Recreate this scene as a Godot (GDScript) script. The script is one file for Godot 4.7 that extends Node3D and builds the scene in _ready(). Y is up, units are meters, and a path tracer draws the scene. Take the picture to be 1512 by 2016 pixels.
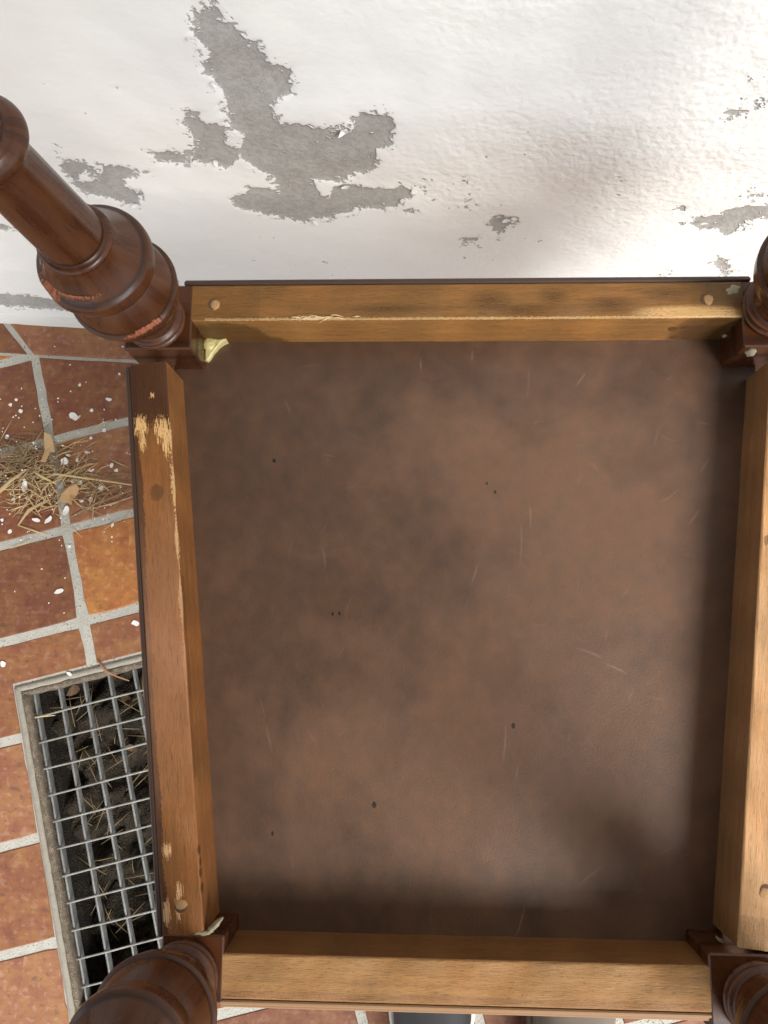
extends Node3D

# Underside of an old chair turned upside down, before a flaking white wall, over a terracotta floor with a drain grate.
const RAIL_TOP := 0.51        # height of the upturned edge of the seat rails
const PANEL := 0.464          # height of the leather panel between them
const WALL_Z := -0.4233
const WX0 := -0.95            # the modelled sheet of wall: x and height
const WX1 := 0.75
const WH := 0.85
const E1 := Vector2(0.951, -0.309)   # the tile rows
const E2 := Vector2(0.309, 0.951)    # the tile columns
const CHAIR := Vector3(0.034, 0, -0.019)
const CHAIR_TURN := 0.0593

var rng := RandomNumberGenerator.new()
var taken := {}


func V(x: float, y: float) -> Vector2:
	return Vector2(x, y)


# ---------------------------------------------------------------- helpers
func numbered(called: String) -> String:
	var n: int = taken.get(called, 0)
	taken[called] = n + 1
	return called if n == 0 else "%s_%03d" % [called, n]

func put(called: String, mesh: Mesh, m: Material, parent: Node = null) -> MeshInstance3D:
	var o := MeshInstance3D.new()
	o.mesh = mesh
	o.material_override = m
	if parent == null:
		o.name = numbered(called)
		add_child(o, true)
	else:
		o.name = called
		var k := 0
		while parent.has_node(NodePath(o.name)):
			k += 1
			o.name = "%s_%03d" % [called, k]
		parent.add_child(o, true)
	return o

func base(called: String, at := Vector3.ZERO, turn := 0.0) -> Node3D:
	var o := Node3D.new()
	o.name = numbered(called)
	o.position = at
	o.rotation.y = turn
	add_child(o, true)
	return o

func tag(o: Node, label: String, category: String, group := "") -> void:
	o.set_meta("label", label)
	o.set_meta("category", category)
	if group:
		o.set_meta("group", group)

func structure(o: Node) -> void:
	o.set_meta("kind", "structure")

func lin(r: float, g: float, b: float) -> Color:
	return Color(r, g, b).linear_to_srgb()

func mat(c: Color, rough := 0.7) -> StandardMaterial3D:
	var m := StandardMaterial3D.new()
	m.albedo_color = c
	m.roughness = rough
	return m

func noise_bytes(s: int, freq: float, w: int, h: int, oct := 4) -> PackedByteArray:
	var n := FastNoiseLite.new()
	n.seed = s
	n.noise_type = FastNoiseLite.TYPE_SIMPLEX_SMOOTH
	n.frequency = freq
	n.fractal_octaves = oct
	var im := n.get_image(w, h, false, false, true)
	im.convert(Image.FORMAT_L8)
	return im.get_data()

func stretched(s: int, freq: float, w: int, h: int, kx: int, ky: int, oct := 3) -> PackedByteArray:
	var n := FastNoiseLite.new()
	n.seed = s
	n.frequency = freq
	n.fractal_octaves = oct
	var im := n.get_image(maxi(4, w / kx), maxi(4, h / ky), false, false, true)
	im.convert(Image.FORMAT_L8)
	im.resize(w, h, Image.INTERPOLATE_CUBIC)
	return im.get_data()

func tex(data: PackedByteArray, w: int, h: int, f := Image.FORMAT_RGB8) -> ImageTexture:
	return ImageTexture.create_from_image(Image.create_from_data(w, h, false, f, data))

func srgb8(x: float) -> int:
	x = clampf(x, 0.0, 1.0)
	return int(255.0 * (12.92 * x if x < 0.0031308 else 1.055 * pow(x, 1.0 / 2.4) - 0.055) + 0.5)

var ramp := PackedByteArray()
func s8(x: float) -> int:     # the same through a table
	return ramp[clampi(int(x * 4095.0), 0, 4095)]

func st_new() -> SurfaceTool:
	var st := SurfaceTool.new()
	st.begin(Mesh.PRIMITIVE_TRIANGLES)
	return st

# a grid of points rows x cols -> mesh; colours optional, seen from the side where rows x cols turn clockwise
func grid(pts: PackedVector3Array, uvs: PackedVector2Array, rows: int, cols: int, flip := false, cols_arr := PackedColorArray()) -> ArrayMesh:
	var idx := PackedInt32Array()
	for r in rows - 1:
		for c in cols - 1:
			var a := r * cols + c
			if flip:
				idx.append_array([a, a + cols, a + 1, a + 1, a + cols, a + cols + 1])
			else:
				idx.append_array([a, a + 1, a + cols, a + 1, a + cols + 1, a + cols])
	var st := st_new()
	for i in pts.size():
		if cols_arr.size():
			st.set_color(cols_arr[i])
		st.set_uv(uvs[i])
		st.add_vertex(pts[i])
	for i in idx:
		st.add_index(i)
	st.generate_normals()
	return st.commit()

func box(st: SurfaceTool, at: Vector3, size: Vector3, bevel := 0.0015, turn := Basis.IDENTITY) -> void:
	# a box with chamfered edges: 6 faces, 12 edge strips, 8 corners
	var h := size / 2
	var b := minf(bevel, minf(h.x, minf(h.y, h.z)) * 0.6)
	st.set_smooth_group(-1)
	var faces := []
	for ax in 3:
		for s in [-1.0, 1.0]:
			var u := (ax + 1) % 3
			var v := (ax + 2) % 3
			var q := []
			for k in [[-1, -1], [1, -1], [1, 1], [-1, 1]]:
				var p := Vector3.ZERO
				p[ax] = s * h[ax]
				p[u] = k[0] * (h[u] - b)
				p[v] = k[1] * (h[v] - b)
				q.append(p)
			faces.append(q)
	for ax in 3:
		var u := (ax + 1) % 3
		var v := (ax + 2) % 3
		for su in [-1.0, 1.0]:
			for sv in [-1.0, 1.0]:
				var q := []
				for k in [[0, -1], [0, 1], [1, 1], [1, -1]]:
					var p := Vector3.ZERO
					p[ax] = k[1] * (h[ax] - b)
					p[u] = su * (h[u] - (b if k[0] == 1 else 0.0))
					p[v] = sv * (h[v] - (0.0 if k[0] == 1 else b))
					q.append(p)
				faces.append(q)
	for sx in [-1.0, 1.0]:
		for sy in [-1.0, 1.0]:
			for sz in [-1.0, 1.0]:
				var s := Vector3(sx, sy, sz)
				var q := []
				for ax in 3:
					var p := (h - Vector3.ONE * b) * s
					p[ax] = h[ax] * s[ax]
					q.append(p)
				faces.append(q)
	for q in faces:
		var c := Vector3.ZERO
		for p in q:
			c += p
		var n: Vector3 = (q[1] - q[0]).cross(q[2] - q[0])
		if n.dot(c) > 0:
			q.reverse()
		n = -(q[1] - q[0]).cross(q[2] - q[0]).normalized()
		for t in ([[0, 1, 2], [0, 2, 3]] if q.size() == 4 else [[0, 1, 2]]):
			for i in t:
				var p: Vector3 = q[i]
				st.set_normal(turn * n)
				var big := absf(n.y) > 0.7
				st.set_uv(Vector2(p.x, p.z) if big else Vector2(p.x + p.z, p.y))
				st.add_vertex(at + turn * p)

func box_mesh(size: Vector3, bevel := 0.0015, at := Vector3.ZERO, turn := Basis.IDENTITY) -> ArrayMesh:
	var st := st_new()
	box(st, at, size, bevel, turn)
	return st.commit()

# a bevelled slab over a polygon in x, z; heights given by a callable of the point for slight tilt
func slab(poly: PackedVector2Array, y0: float, y1: float, bevel: float, tilt := Vector2.ZERO) -> ArrayMesh:
	var st := st_new()
	if Geometry2D.is_polygon_clockwise(poly):
		poly.reverse()
	var c := Vector2.ZERO
	for p in poly:
		c += p / poly.size()
	var up := func(p: Vector2, y: float) -> Vector3: return Vector3(p.x, y + (p - c).dot(tilt), p.y)
	var top := PackedVector2Array()
	for k in poly.size():
		var d0 := (poly[k] - poly[(k + poly.size() - 1) % poly.size()]).normalized()
		var d1 := (poly[(k + 1) % poly.size()] - poly[k]).normalized()
		var nn := (d0.orthogonal() + d1.orthogonal()).normalized()
		var side := -nn if nn.dot(poly[k] - c) > 0 else nn
		top.append(poly[k] + side * bevel / maxf(0.5, absf(nn.dot(d1.orthogonal()))))
	var tri := Geometry2D.triangulate_polygon(top)
	if tri.size() == 0:      # a corner too sharp to bevel
		top = poly.duplicate()
		tri = Geometry2D.triangulate_polygon(top)
	if tri.size() == 0:
		for i in range(1, top.size() - 1):
			tri.append_array([0, i, i + 1])
	for i in range(0, tri.size(), 3):
		var q := [top[tri[i]], top[tri[i + 1]], top[tri[i + 2]]]
		if (q[1] - q[0]).cross(q[2] - q[0]) < 0:
			q.reverse()
		for p in q:
			st.set_normal(Vector3.UP)
			st.set_uv(p)
			st.add_vertex(up.call(p, y1))
	for ring in [[top, y1, poly, y1 - bevel], [poly, y1 - bevel, poly, y0]]:
		var a: PackedVector2Array = ring[0]
		var b: PackedVector2Array = ring[2]
		if a.size() != b.size():
			a = b
		# matching start
		var off := 0
		var best := 1e9
		for k in a.size():
			var d := a[k].distance_to(b[0])
			if d < best:
				best = d
				off = k
		for k in b.size():
			var l := (k + 1) % b.size()
			var p0: Vector3 = up.call(a[(k + off) % a.size()], ring[1])
			var p1: Vector3 = up.call(a[(l + off) % a.size()], ring[1])
			var p2: Vector3 = up.call(b[l], ring[3])
			var p3: Vector3 = up.call(b[k], ring[3])
			var out := Vector3(b[k].x + b[l].x - 2 * c.x, 0, b[k].y + b[l].y - 2 * c.y)
			var q := [p0, p1, p2, p3]
			var n := -(p1 - p0 + p2 - p3).cross(p3 - p0)
			if n.dot(out) < 0:
				n = -n
				q = [p1, p0, p3, p2]
			n = n.normalized()
			for i in [0, 1, 2, 0, 2, 3]:
				st.set_normal(n)
				st.set_uv(Vector2(q[i].x, q[i].z))
				st.add_vertex(q[i])
	return st.commit()

# the outline with its edges cut up and nibbled inwards a little
func nibbled(poly: PackedVector2Array, step: float, deep: float) -> PackedVector2Array:
	var c := Vector2.ZERO
	for p in poly:
		c += p / poly.size()
	var out := PackedVector2Array()
	for k in poly.size():
		var a := poly[k]
		var b := poly[(k + 1) % poly.size()]
		var n := maxi(1, int(a.distance_to(b) / step))
		for i in n:
			var t := (i + (rng.randf_range(-0.3, 0.3) if i else 0.0)) / n
			var p := a.lerp(b, t)
			var bite := deep * pow(rng.randf(), 3.0) * (1.6 if i == 0 else 1.0)
			out.append(p + (c - p).normalized() * bite)
	return out

# a tube through points with a radius at each
func tube(st: SurfaceTool, pts: Array, rad: Array, sides := 6, flat := 1.0) -> void:
	var rings := []
	for i in pts.size():
		var d: Vector3 = (pts[mini(i + 1, pts.size() - 1)] - pts[maxi(i - 1, 0)]).normalized()
		var a := d.cross(Vector3.UP)
		if a.length() < 0.01:
			a = Vector3.RIGHT
		a = a.normalized()
		var b := a.cross(d).normalized()
		var ring := []
		for k in sides:
			var t := TAU * k / sides
			ring.append(pts[i] + (a * cos(t) + b * sin(t) * flat) * rad[i])
		rings.append(ring)
	st.set_smooth_group(0)
	for i in rings.size() - 1:
		for k in sides:
			var l := (k + 1) % sides
			for p in [[i, k], [i, l], [i + 1, k], [i, l], [i + 1, l], [i + 1, k]]:
				st.set_uv(Vector2(float(p[1]) / sides, p[0]))
				st.add_vertex(rings[p[0]][p[1]])
	for e in [0, rings.size() - 1]:
		for k in range(1, sides - 1):
			var q := [rings[e][0], rings[e][k], rings[e][k + 1]]
			if e == 0:
				q.reverse()
			for p in q:
				st.set_uv(Vector2.ZERO)
				st.add_vertex(p)

func tube_mesh(pts: Array, rad: Array, sides := 6, flat := 1.0) -> ArrayMesh:
	var st := st_new()
	tube(st, pts, rad, sides, flat)
	st.generate_normals()
	return st.commit()

func floor3(p: Vector2, y := 0.0) -> Vector3:
	return Vector3(p.x, y, p.y)

func uv_to_world(u: float, v: float) -> Vector2:
	return E1 * u + E2 * v


# ---------------------------------------------------------------- surfaces
func wall_shapes() -> Array:    # outlines of the bare patches, half millimetres along the wall and up it
	return [
		[-365, 1204, -354, 1207, -330, 1212, -324, 1196, -329, 1185, -316, 1172, -305, 1159, -290, 1150, -283, 1125, -271, 1100, -256, 1097, -246, 1084, -251, 1068, -244, 1061, -252, 1049, -257, 1030, -269, 1024, -283, 1020, -291, 988, -294, 966, -283, 954, -255, 958, -228, 949, -209, 939, -177, 949, -166, 936, -158, 964, -147, 986, -136, 994, -119, 1002, -117, 990, -97, 989, -89, 963, -98, 946, -103, 903, -124, 899, -126, 869, -133, 837, -166, 822, -189, 807, -201, 782, -214, 791, -248, 796, -285, 800, -319, 794, -322, 807, -339, 809, -349, 828, -370, 852, -370, 867, -380, 863, -393, 831, -423, 819, -423, 842, -449, 821, -471, 832, -459, 845, -446, 907, -449, 946, -446, 971, -416, 980, -423, 948, -392, 947, -378, 928, -384, 911, -394, 899, -386, 881, -374, 867, -355, 907, -349, 927, -369, 940, -367, 978, -362, 1014, -364, 1038, -371, 1057, -370, 1073, -381, 1075, -375, 1110, -362, 1119, -368, 1142, -379, 1153, -371, 1172, -361, 1176, -368, 1191],
		[-426, 715, -400, 731, -385, 736, -375, 762, -357, 763, -337, 758, -332, 729, -320, 738, -314, 767, -323, 783, -316, 797, -286, 796, -248, 792, -242, 747, -226, 716, -212, 771, -188, 780, -150, 769, -119, 768, -81, 778, -58, 772, -56, 755, -81, 742, -88, 712, -122, 702, -155, 691, -179, 693, -184, 677, -214, 667, -228, 654, -262, 647, -276, 669, -278, 641, -307, 631, -317, 646, -332, 657, -366, 654, -374, 677, -403, 678, -415, 697],
		[-535, 862, -514, 857, -489, 865, -480, 838, -489, 821, -517, 822, -534, 840],
		[-88, 702, -56, 705, -58, 686, -78, 694],
		[-735, 804, -711, 811, -686, 812, -662, 801, -659, 785, -683, 781, -707, 776, -716, 756, -697, 746, -670, 765, -658, 780, -649, 802, -628, 809, -614, 813, -603, 800, -600, 787, -611, 770, -631, 760, -631, 737, -610, 727, -608, 713, -630, 677, -652, 673, -671, 696, -712, 710, -729, 733, -727, 767],
		[-582, 794, -569, 799, -562, 787, -574, 781],
		[-495, 981, -482, 981, -488, 975],
		[-1198, 185, -1176, 177, -1150, 175, -1168, 152, -1150, 149, -1138, 176, -1096, 176, -1038, 157, -1005, 140, -986, 120, -960, 96, -982, 66, -1011, 73, -1047, 86, -1078, 98, -1125, 87, -1153, 106, -1190, 96, -1214, 104, -1237, 112],
		[-975, 562, -964, 556, -968, 534, -991, 532],
		[-726, 849, -710, 846, -714, 841, -722, 842],
		[100, 660, 106, 677, 126, 683, 139, 688, 137, 656, 125, 634, 116, 603, 104, 632],
		[460, 1056, 460, 1066, 471, 1070, 475, 1057, 473, 1040],
		[436, 755, 454, 757, 461, 735, 445, 737],
		[490, 683, 496, 723, 507, 704, 525, 714, 531, 745, 564, 758, 603, 765, 632, 775, 651, 732, 590, 712, 584, 687, 577, 662, 564, 644, 538, 683, 512, 665],
		[588, 529, 587, 562, 606, 541, 625, 523, 635, 474, 615, 493],
		[458, 696, 477, 692, 472, 676],
		[30, 813, 41, 815, 42, 800, 33, 798],
		[194, 612, 212, 605, 202, 595],
		[312, 830, 319, 842, 319, 828],
		[502, 465, 508, 508, 513, 480],
		[524, 794, 586, 806, 591, 796, 559, 789],
		[37, 737, 56, 751, 53, 738],
		[425, 1024, 431, 1035, 461, 1036, 463, 1029, 441, 1024],
		[32, 590, 88, 596, 76, 583, 33, 581],
		[441, 1117, 452, 1125, 453, 1110],
		[339, 1245, 338, 1227, 334, 1225, 336, 1248],
	]

var wall_soft := PackedByteArray()

func make_wall_material() -> StandardMaterial3D:
	var w := 2048
	var h := 1024
	var mask := Image.create(w, h, false, Image.FORMAT_L8)
	for shape in wall_shapes():
		var p := PackedVector2Array()
		for i in range(0, shape.size(), 2):
			p.append(Vector2((shape[i] / 2000.0 - WX0) / (WX1 - WX0) * w, (1.0 - shape[i + 1] / 2000.0 / WH) * h))
		var lo := 1e9
		var hi := -1e9
		for q in p:
			lo = minf(lo, q.y)
			hi = maxf(hi, q.y)
		for y in range(maxi(0, int(lo)), mini(h - 1, int(hi) + 1) + 1):
			var xs := []
			for i in p.size():
				var a := p[i]
				var b := p[(i + 1) % p.size()]
				if (a.y <= y + 0.5) != (b.y <= y + 0.5):
					xs.append(a.x + (y + 0.5 - a.y) / (b.y - a.y) * (b.x - a.x))
			xs.sort()
			for i in range(0, xs.size() - 1, 2):
				mask.fill_rect(Rect2i(int(xs[i]), y, maxi(1, int(xs[i + 1]) - int(xs[i])), 1), Color.WHITE)
	var soft: Image = mask.duplicate()
	soft.resize(w / 16, h / 16, Image.INTERPOLATE_LANCZOS)
	soft.resize(w, h, Image.INTERPOLATE_CUBIC)
	var sb := soft.get_data()
	var mb := mask.get_data()
	var n1 := noise_bytes(3, 0.035, w, h, 4)
	var n2 := noise_bytes(4, 0.11, w, h, 4)
	var n3 := noise_bytes(5, 0.004, w, h, 3)
	var lump := noise_bytes(6, 0.085, w, h, 4)
	var lump2 := noise_bytes(16, 0.02, w, h, 2)
	var grain := noise_bytes(7, 0.45, w, h, 2)
	var strokes := stretched(8, 0.10, w, h, 2, 1, 3)
	var col := PackedByteArray()
	col.resize(w * h * 3)
	var hei := PackedByteArray()
	hei.resize(w * h)
	wall_soft.resize(w * h)
	for y in h:
		var fy := 1.0 - float(y) / h
		for x in w:
			var i := y * w + x
			var a := n1[i] / 255.0 - 0.5
			var b := n2[i] / 255.0 - 0.5
			var m := (0.72 * sb[i] + 0.28 * mb[i]) / 255.0
			var q := n3[i] / 255.0
			var g0 := grain[i] / 255.0 - 0.5
			var worn := clampf(1.35 - 2.2 * absf(fy - 0.28) , 0.0, 1.0)   # the paint is weakest low on the wall
			var v := m + a * 0.95 + b * 0.95 + g0 * 0.35 - 0.40
			if m < 0.08:
				v = a * 1.0 + b * 0.6 + (q - 0.5) * 0.4 - 0.65 + 0.12 * worn + minf(0.22, sb[i] / 255.0 * 4.0)
			var rough_zone := clampf((float(x) / w - 0.40) * 3.2 + (q - 0.5) * 0.9, 0.22, 0.85)
			var g := grain[i] / 255.0 - 0.5
			if v > 0.0:
				var k := 0.375 + a * 0.09 + b * 0.10 + g * 0.15 + (q - 0.5) * 0.07
				col[i * 3] = s8(k)
				col[i * 3 + 1] = s8(k * 0.975)
				col[i * 3 + 2] = s8(k * 0.91)
				hei[i] = int(clampf(52.0 + 40.0 * b + 34.0 * g, 0, 255))
				wall_soft[i] = 255
			else:
				var k := 0.80 + a * 0.02 + (q - 0.5) * 0.03 + g * 0.012
				var dirt := clampf((v + 0.10) * 6.0, 0.0, 1.0) * 0.10
				k -= dirt
				col[i * 3] = s8(k)
				col[i * 3 + 1] = s8(k * 1.0)
				col[i * 3 + 2] = s8(k * (0.975 - 0.02 * q))
				var l := (lump[i] / 255.0 - 0.5) * 88.0 * rough_zone + (strokes[i] / 255.0 - 0.5) * 34.0 * rough_zone + (lump2[i] / 255.0 - 0.5) * 40.0
				hei[i] = int(clampf(150.0 + l + g * 8.0, 0, 255))
				wall_soft[i] = 0
	var m := mat(Color.WHITE, 0.9)
	m.metallic_specular = 0.3
	m.albedo_texture = tex(col, w, h)
	m.heightmap_enabled = true
	m.heightmap_texture = tex(hei, w, h, Image.FORMAT_L8)
	m.heightmap_scale = 0.28
	return m


# bare, oiled wood for one rail: u runs along it, v across its faces. WEAR is called for each texel with (u, v, colour) and returns the colour
func wood_texture(s: int, tone: Color, dark: float, wear: Callable) -> Array:
	var w := 1024
	var h := 256
	var streak := stretched(s, 0.05, w, h, 16, 1, 4)
	var fibre := stretched(s + 1, 0.30, w, h, 9, 1, 2)
	var blot := noise_bytes(s + 2, 0.006, w, h, 4)
	var fine := noise_bytes(s + 3, 0.14, w, h, 3)
	var pores := Image.create(w, h, false, Image.FORMAT_L8)
	var r := RandomNumberGenerator.new()
	r.seed = s
	for k in 2600:
		var e := r.randf_range(0.2, 0.9)
		pores.fill_rect(Rect2i(r.randi() % w, r.randi() % h, r.randi_range(3, 22), 1), Color(e, e, e))
	var po := pores.get_data()
	var nicks := Image.create(w, h, false, Image.FORMAT_L8)
	for k in 26:
		var p := Vector2(r.randf() * w, r.randf() * h)
		var d := Vector2.from_angle(r.randf_range(-0.9, 0.9))
		var e := r.randf_range(0.3, 1.0)
		for j in r.randi_range(6, 40):
			p += d
			nicks.fill_rect(Rect2i(int(p.x), int(p.y), 2, 1), Color(e, e, e))
	var ni := nicks.get_data()
	var col := PackedByteArray()
	col.resize(w * h * 3)
	var hei := PackedByteArray()
	hei.resize(w * h)
	for y in h:
		for x in w:
			var i := y * w + x
			var a := streak[i] / 255.0 - 0.5
			var b := fibre[i] / 255.0 - 0.5
			var c := blot[i] / 255.0 - 0.5
			var d := fine[i] / 255.0 - 0.5
			var k := 1.0 + a * 0.26 + b * 0.24 + c * dark * 0.35 + d * 0.10
			var warm := 1.0 + c * 0.25
			var cc := Color(tone.r * k, tone.g * k * (1.0 - 0.12 * c), tone.b * k / warm)
			cc = wear.call(float(x) / w, float(y) / h, cc, c, d, b)
			var dark_k := (1.0 - 0.42 * po[i] / 255.0) * (1.0 - 0.35 * ni[i] / 255.0 * (1.0 if (y / 16) % 2 else -0.8))
			cc = Color(cc.r * dark_k, cc.g * dark_k, cc.b * dark_k)
			col[i * 3] = s8(cc.r)
			col[i * 3 + 1] = s8(cc.g)
			col[i * 3 + 2] = s8(cc.b)
			hei[i] = int(clampf(150.0 + a * 60.0 + b * 110.0 + d * 50.0 - po[i] * 0.35 - ni[i] * 0.35, 0, 255))
	return [tex(col, w, h), tex(hei, w, h, Image.FORMAT_L8)]

func wood_material(t: Array, rough := 0.55) -> StandardMaterial3D:
	var m := mat(Color.WHITE, rough)
	m.albedo_texture = t[0]
	m.heightmap_enabled = true
	m.heightmap_texture = t[1]
	m.heightmap_scale = 0.035
	m.metallic_specular = 0.33
	return m

func spot(u: float, v: float, cu: float, cv: float, ru: float, rv: float) -> float:    # 1 in the middle, 0 at the rim and beyond
	return maxf(0.0, 1.0 - sqrt(pow((u - cu) / ru, 2) + pow((v - cv) / rv, 2)))

# the stained and polished wood of the turned legs: u round, v along
func leg_texture(s: int, chips: Array) -> Array:
	var w := 768
	var h := 512
	var streak := stretched(s, 0.05, w, h, 1, 10, 4)
	var blot := noise_bytes(s + 1, 0.012, w, h, 4)
	var fine := noise_bytes(s + 2, 0.14, w, h, 3)
	var col := PackedByteArray()
	col.resize(w * h * 3)
	var rou := PackedByteArray()
	rou.resize(w * h)
	for y in h:
		for x in w:
			var i := y * w + x
			var u := float(x) / w
			var v := float(y) / h
			var a := streak[i] / 255.0 - 0.5
			var b := blot[i] / 255.0 - 0.5
			var c := fine[i] / 255.0 - 0.5
			var k := 1.0 + a * 0.34 + b * 0.75 + c * 0.05
			var r := 0.062 * k
			var g := 0.0195 * k * (1.0 + b * 0.2)
			var bl := 0.0062 * k
			var rough := 0.21 + 0.16 * (b + 0.5) + 0.05 * c + 0.06 * a
			for gv in [0.0073, 0.0160, 0.0676, 0.0908, 0.1154, 0.1434, 0.2330, 0.2515]:     # grime and old polish in the grooves
				var gd := absf(v * 0.37 - gv)
				if gd < 0.0022:
					var gk := 1.0 - 0.72 * (1.0 - gd / 0.0022) * clampf(0.9 + b, 0.3, 1.0)
					r *= gk
					g *= gk
					bl *= gk
					rough += 0.25 * (1.0 - gk)
			for p in chips:
				var e: float = spot(u, v, p[0], p[1] + p[4] * (u - p[0]), p[2], p[3])
				if e > 0.0:
					e += c * 0.7 + b * 0.25
				if e > 0.22:
					var t := clampf((e - 0.22) * 5.0, 0.0, 1.0)
					r = lerpf(r, 0.27 + a * 0.25 + c * 0.14, t)
					g = lerpf(g, 0.090 + a * 0.10 + c * 0.07, t)
					bl = lerpf(bl, 0.042 + a * 0.04 + c * 0.04, t)
					rough = lerpf(rough, 0.8, t)
			col[i * 3] = s8(r)
			col[i * 3 + 1] = s8(g)
			col[i * 3 + 2] = s8(bl)
			rou[i] = int(clampf(rough, 0, 1) * 255)
	return [tex(col, w, h), tex(rou, w, h, Image.FORMAT_L8)]

func leg_material(t: Array) -> StandardMaterial3D:
	var m := mat(Color.WHITE, 1.0)
	m.albedo_texture = t[0]
	m.roughness_texture = t[1]
	m.roughness_texture_channel = BaseMaterial3D.TEXTURE_CHANNEL_RED
	m.metallic_specular = 0.4
	return m

func leather_material() -> StandardMaterial3D:
	var w := 1024
	var h := 1024
	var big := noise_bytes(41, 0.0032, w, h, 5)
	var mid := noise_bytes(42, 0.012, w, h, 5)
	var fine := noise_bytes(43, 0.20, w, h, 3)
	var rubs := noise_bytes(44, 0.026, w, h, 5)
	var dust := noise_bytes(45, 0.006, w, h, 5)
	var worn := [[0.70, 0.40, 0.42, 0.50], [0.50, 0.72, 0.50, 0.30], [0.78, 0.66, 0.30, 0.40], [0.52, 0.22, 0.22, 0.16]]    # pale dusty wear, set to paint in the brighter light towards the right
	var scratch := Image.create(w, h, false, Image.FORMAT_L8)
	var r := RandomNumberGenerator.new()
	r.seed = 9
	for k in 110:
		var p := Vector2(r.randf_range(30, w - 30), r.randf_range(30, h - 30))
		var ang := r.randf_range(-0.9, 0.9) + (PI / 2 if r.randf() < 0.6 else 0.0)
		var n := r.randi_range(14, 62)
		var lum := 0.08 + 0.6 * pow(r.randf(), 2.0)
		var bend := r.randf_range(-0.02, 0.02)
		for j in n:
			p += Vector2.from_angle(ang)
			ang += bend
			var e := lum * sin(PI * (j + 0.5) / n)
			scratch.fill_rect(Rect2i(int(p.x), int(p.y), 2 if r.randf() < 0.6 else 1, 1), Color(e, e, e))
	# the marks that the photograph shows: u, v, length, direction, strength
	for k in [[0.605, 0.335, 76, 1.52, 0.45], [0.62, 0.30, 50, 1.5, 0.5], [0.715, 0.075, 34, 2.2, 0.7], [0.615, 0.06, 70, 1.55, 0.3], [0.705, 0.54, 60, 0.28, 0.7], [0.76, 0.565, 50, 0.35, 0.8], [0.58, 0.66, 66, 1.6, 0.6], [0.93, 0.225, 30, 2.1, 0.6], [0.905, 0.165, 28, 0.15, 0.6], [0.92, 0.31, 40, 2.2, 0.6], [0.52, 0.035, 26, 1.7, 0.5], [0.43, 0.05, 26, 1.6, 0.6], [0.19, 0.12, 36, 1.3, 0.4], [0.62, 0.93, 60, 1.9, 0.7], [0.72, 0.905, 60, -0.6, 0.5], [0.53, 0.40, 44, 1.9, 0.5]]:
		var p := Vector2(k[0] * w, k[1] * h)
		for j in int(k[2]):
			p += Vector2.from_angle(k[3] + 0.004 * (j - 20))
			var e: float = k[4] * sin(PI * (j + 0.5) / k[2])
			scratch.fill_rect(Rect2i(int(p.x), int(p.y), 3 if j % 5 else 2, 2), Color(e, e, e))
	scratch.resize(w / 2, h / 2, Image.INTERPOLATE_BILINEAR)
	scratch.resize(w, h, Image.INTERPOLATE_CUBIC)
	var sc := scratch.get_data()
	var col := PackedByteArray()
	col.resize(w * h * 3)
	var rou := PackedByteArray()
	rou.resize(w * h)
	var hei := PackedByteArray()
	hei.resize(w * h)
	var holes := [[0.167, 0.232, 3.2], [0.56, 0.285, 2.4], [0.545, 0.27, 2.0], [0.33, 0.79, 4.2], [0.13, 0.835, 2.8], [0.595, 0.665, 3.6], [0.262, 0.49, 2.4], [0.275, 0.489, 2.4]]
	for y in h:
		for x in w:
			var i := y * w + x
			var a := big[i] / 255.0 - 0.5
			var b := mid[i] / 255.0 - 0.5
			var c := fine[i] / 255.0 - 0.5
			var d := rubs[i] / 255.0 - 0.5
			var s := sc[i] / 255.0
			var k := 0.84 + a * 0.22 + b * 0.17 + c * 0.11 + d * 0.22
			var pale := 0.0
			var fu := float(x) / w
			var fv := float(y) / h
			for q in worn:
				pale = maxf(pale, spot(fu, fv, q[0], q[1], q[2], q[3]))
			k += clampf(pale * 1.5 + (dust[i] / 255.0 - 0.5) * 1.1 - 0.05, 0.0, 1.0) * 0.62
			var warm := 1.0 - b * 0.10 + d * 0.08
			var cr := 0.090 * k * warm + s * 0.09
			var cg := 0.0470 * k + s * 0.062
			var cb := 0.0265 * k / warm + s * 0.050
			var rough := 0.43 - a * 0.08 - b * 0.10 + c * 0.08 + s * 0.1
			var hh := 128.0 + c * 60.0 + b * 30.0 - s * 40.0
			col[i * 3] = s8(cr)
			col[i * 3 + 1] = s8(cg)
			col[i * 3 + 2] = s8(cb)
			rou[i] = int(clampf(rough, 0, 1) * 255)
			hei[i] = int(clampf(hh, 0, 255))
	for q in holes:
		for y in range(-8, 9):
			for x in range(-8, 9):
				var px: int = int(q[0] * w) + x
				var py: int = int(q[1] * h) + y
				if px >= 0 and py >= 0 and px < w and py < h and Vector2(x, y * 0.8).length() < q[2] * (0.8 + 0.4 * fine[(py * w + px)] / 255.0):
					var i := py * w + px
					for e in 3:
						col[i * 3 + e] = col[i * 3 + e] * 2 / 5
					hei[i] = 70
	var m := mat(Color.WHITE, 1.0)
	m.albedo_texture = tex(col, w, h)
	m.roughness_texture = tex(rou, w, h, Image.FORMAT_L8)
	m.roughness_texture_channel = BaseMaterial3D.TEXTURE_CHANNEL_RED
	m.heightmap_enabled = true
	m.heightmap_texture = tex(hei, w, h, Image.FORMAT_L8)
	m.heightmap_scale = 0.03
	m.metallic_specular = 0.5

	return m

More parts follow.
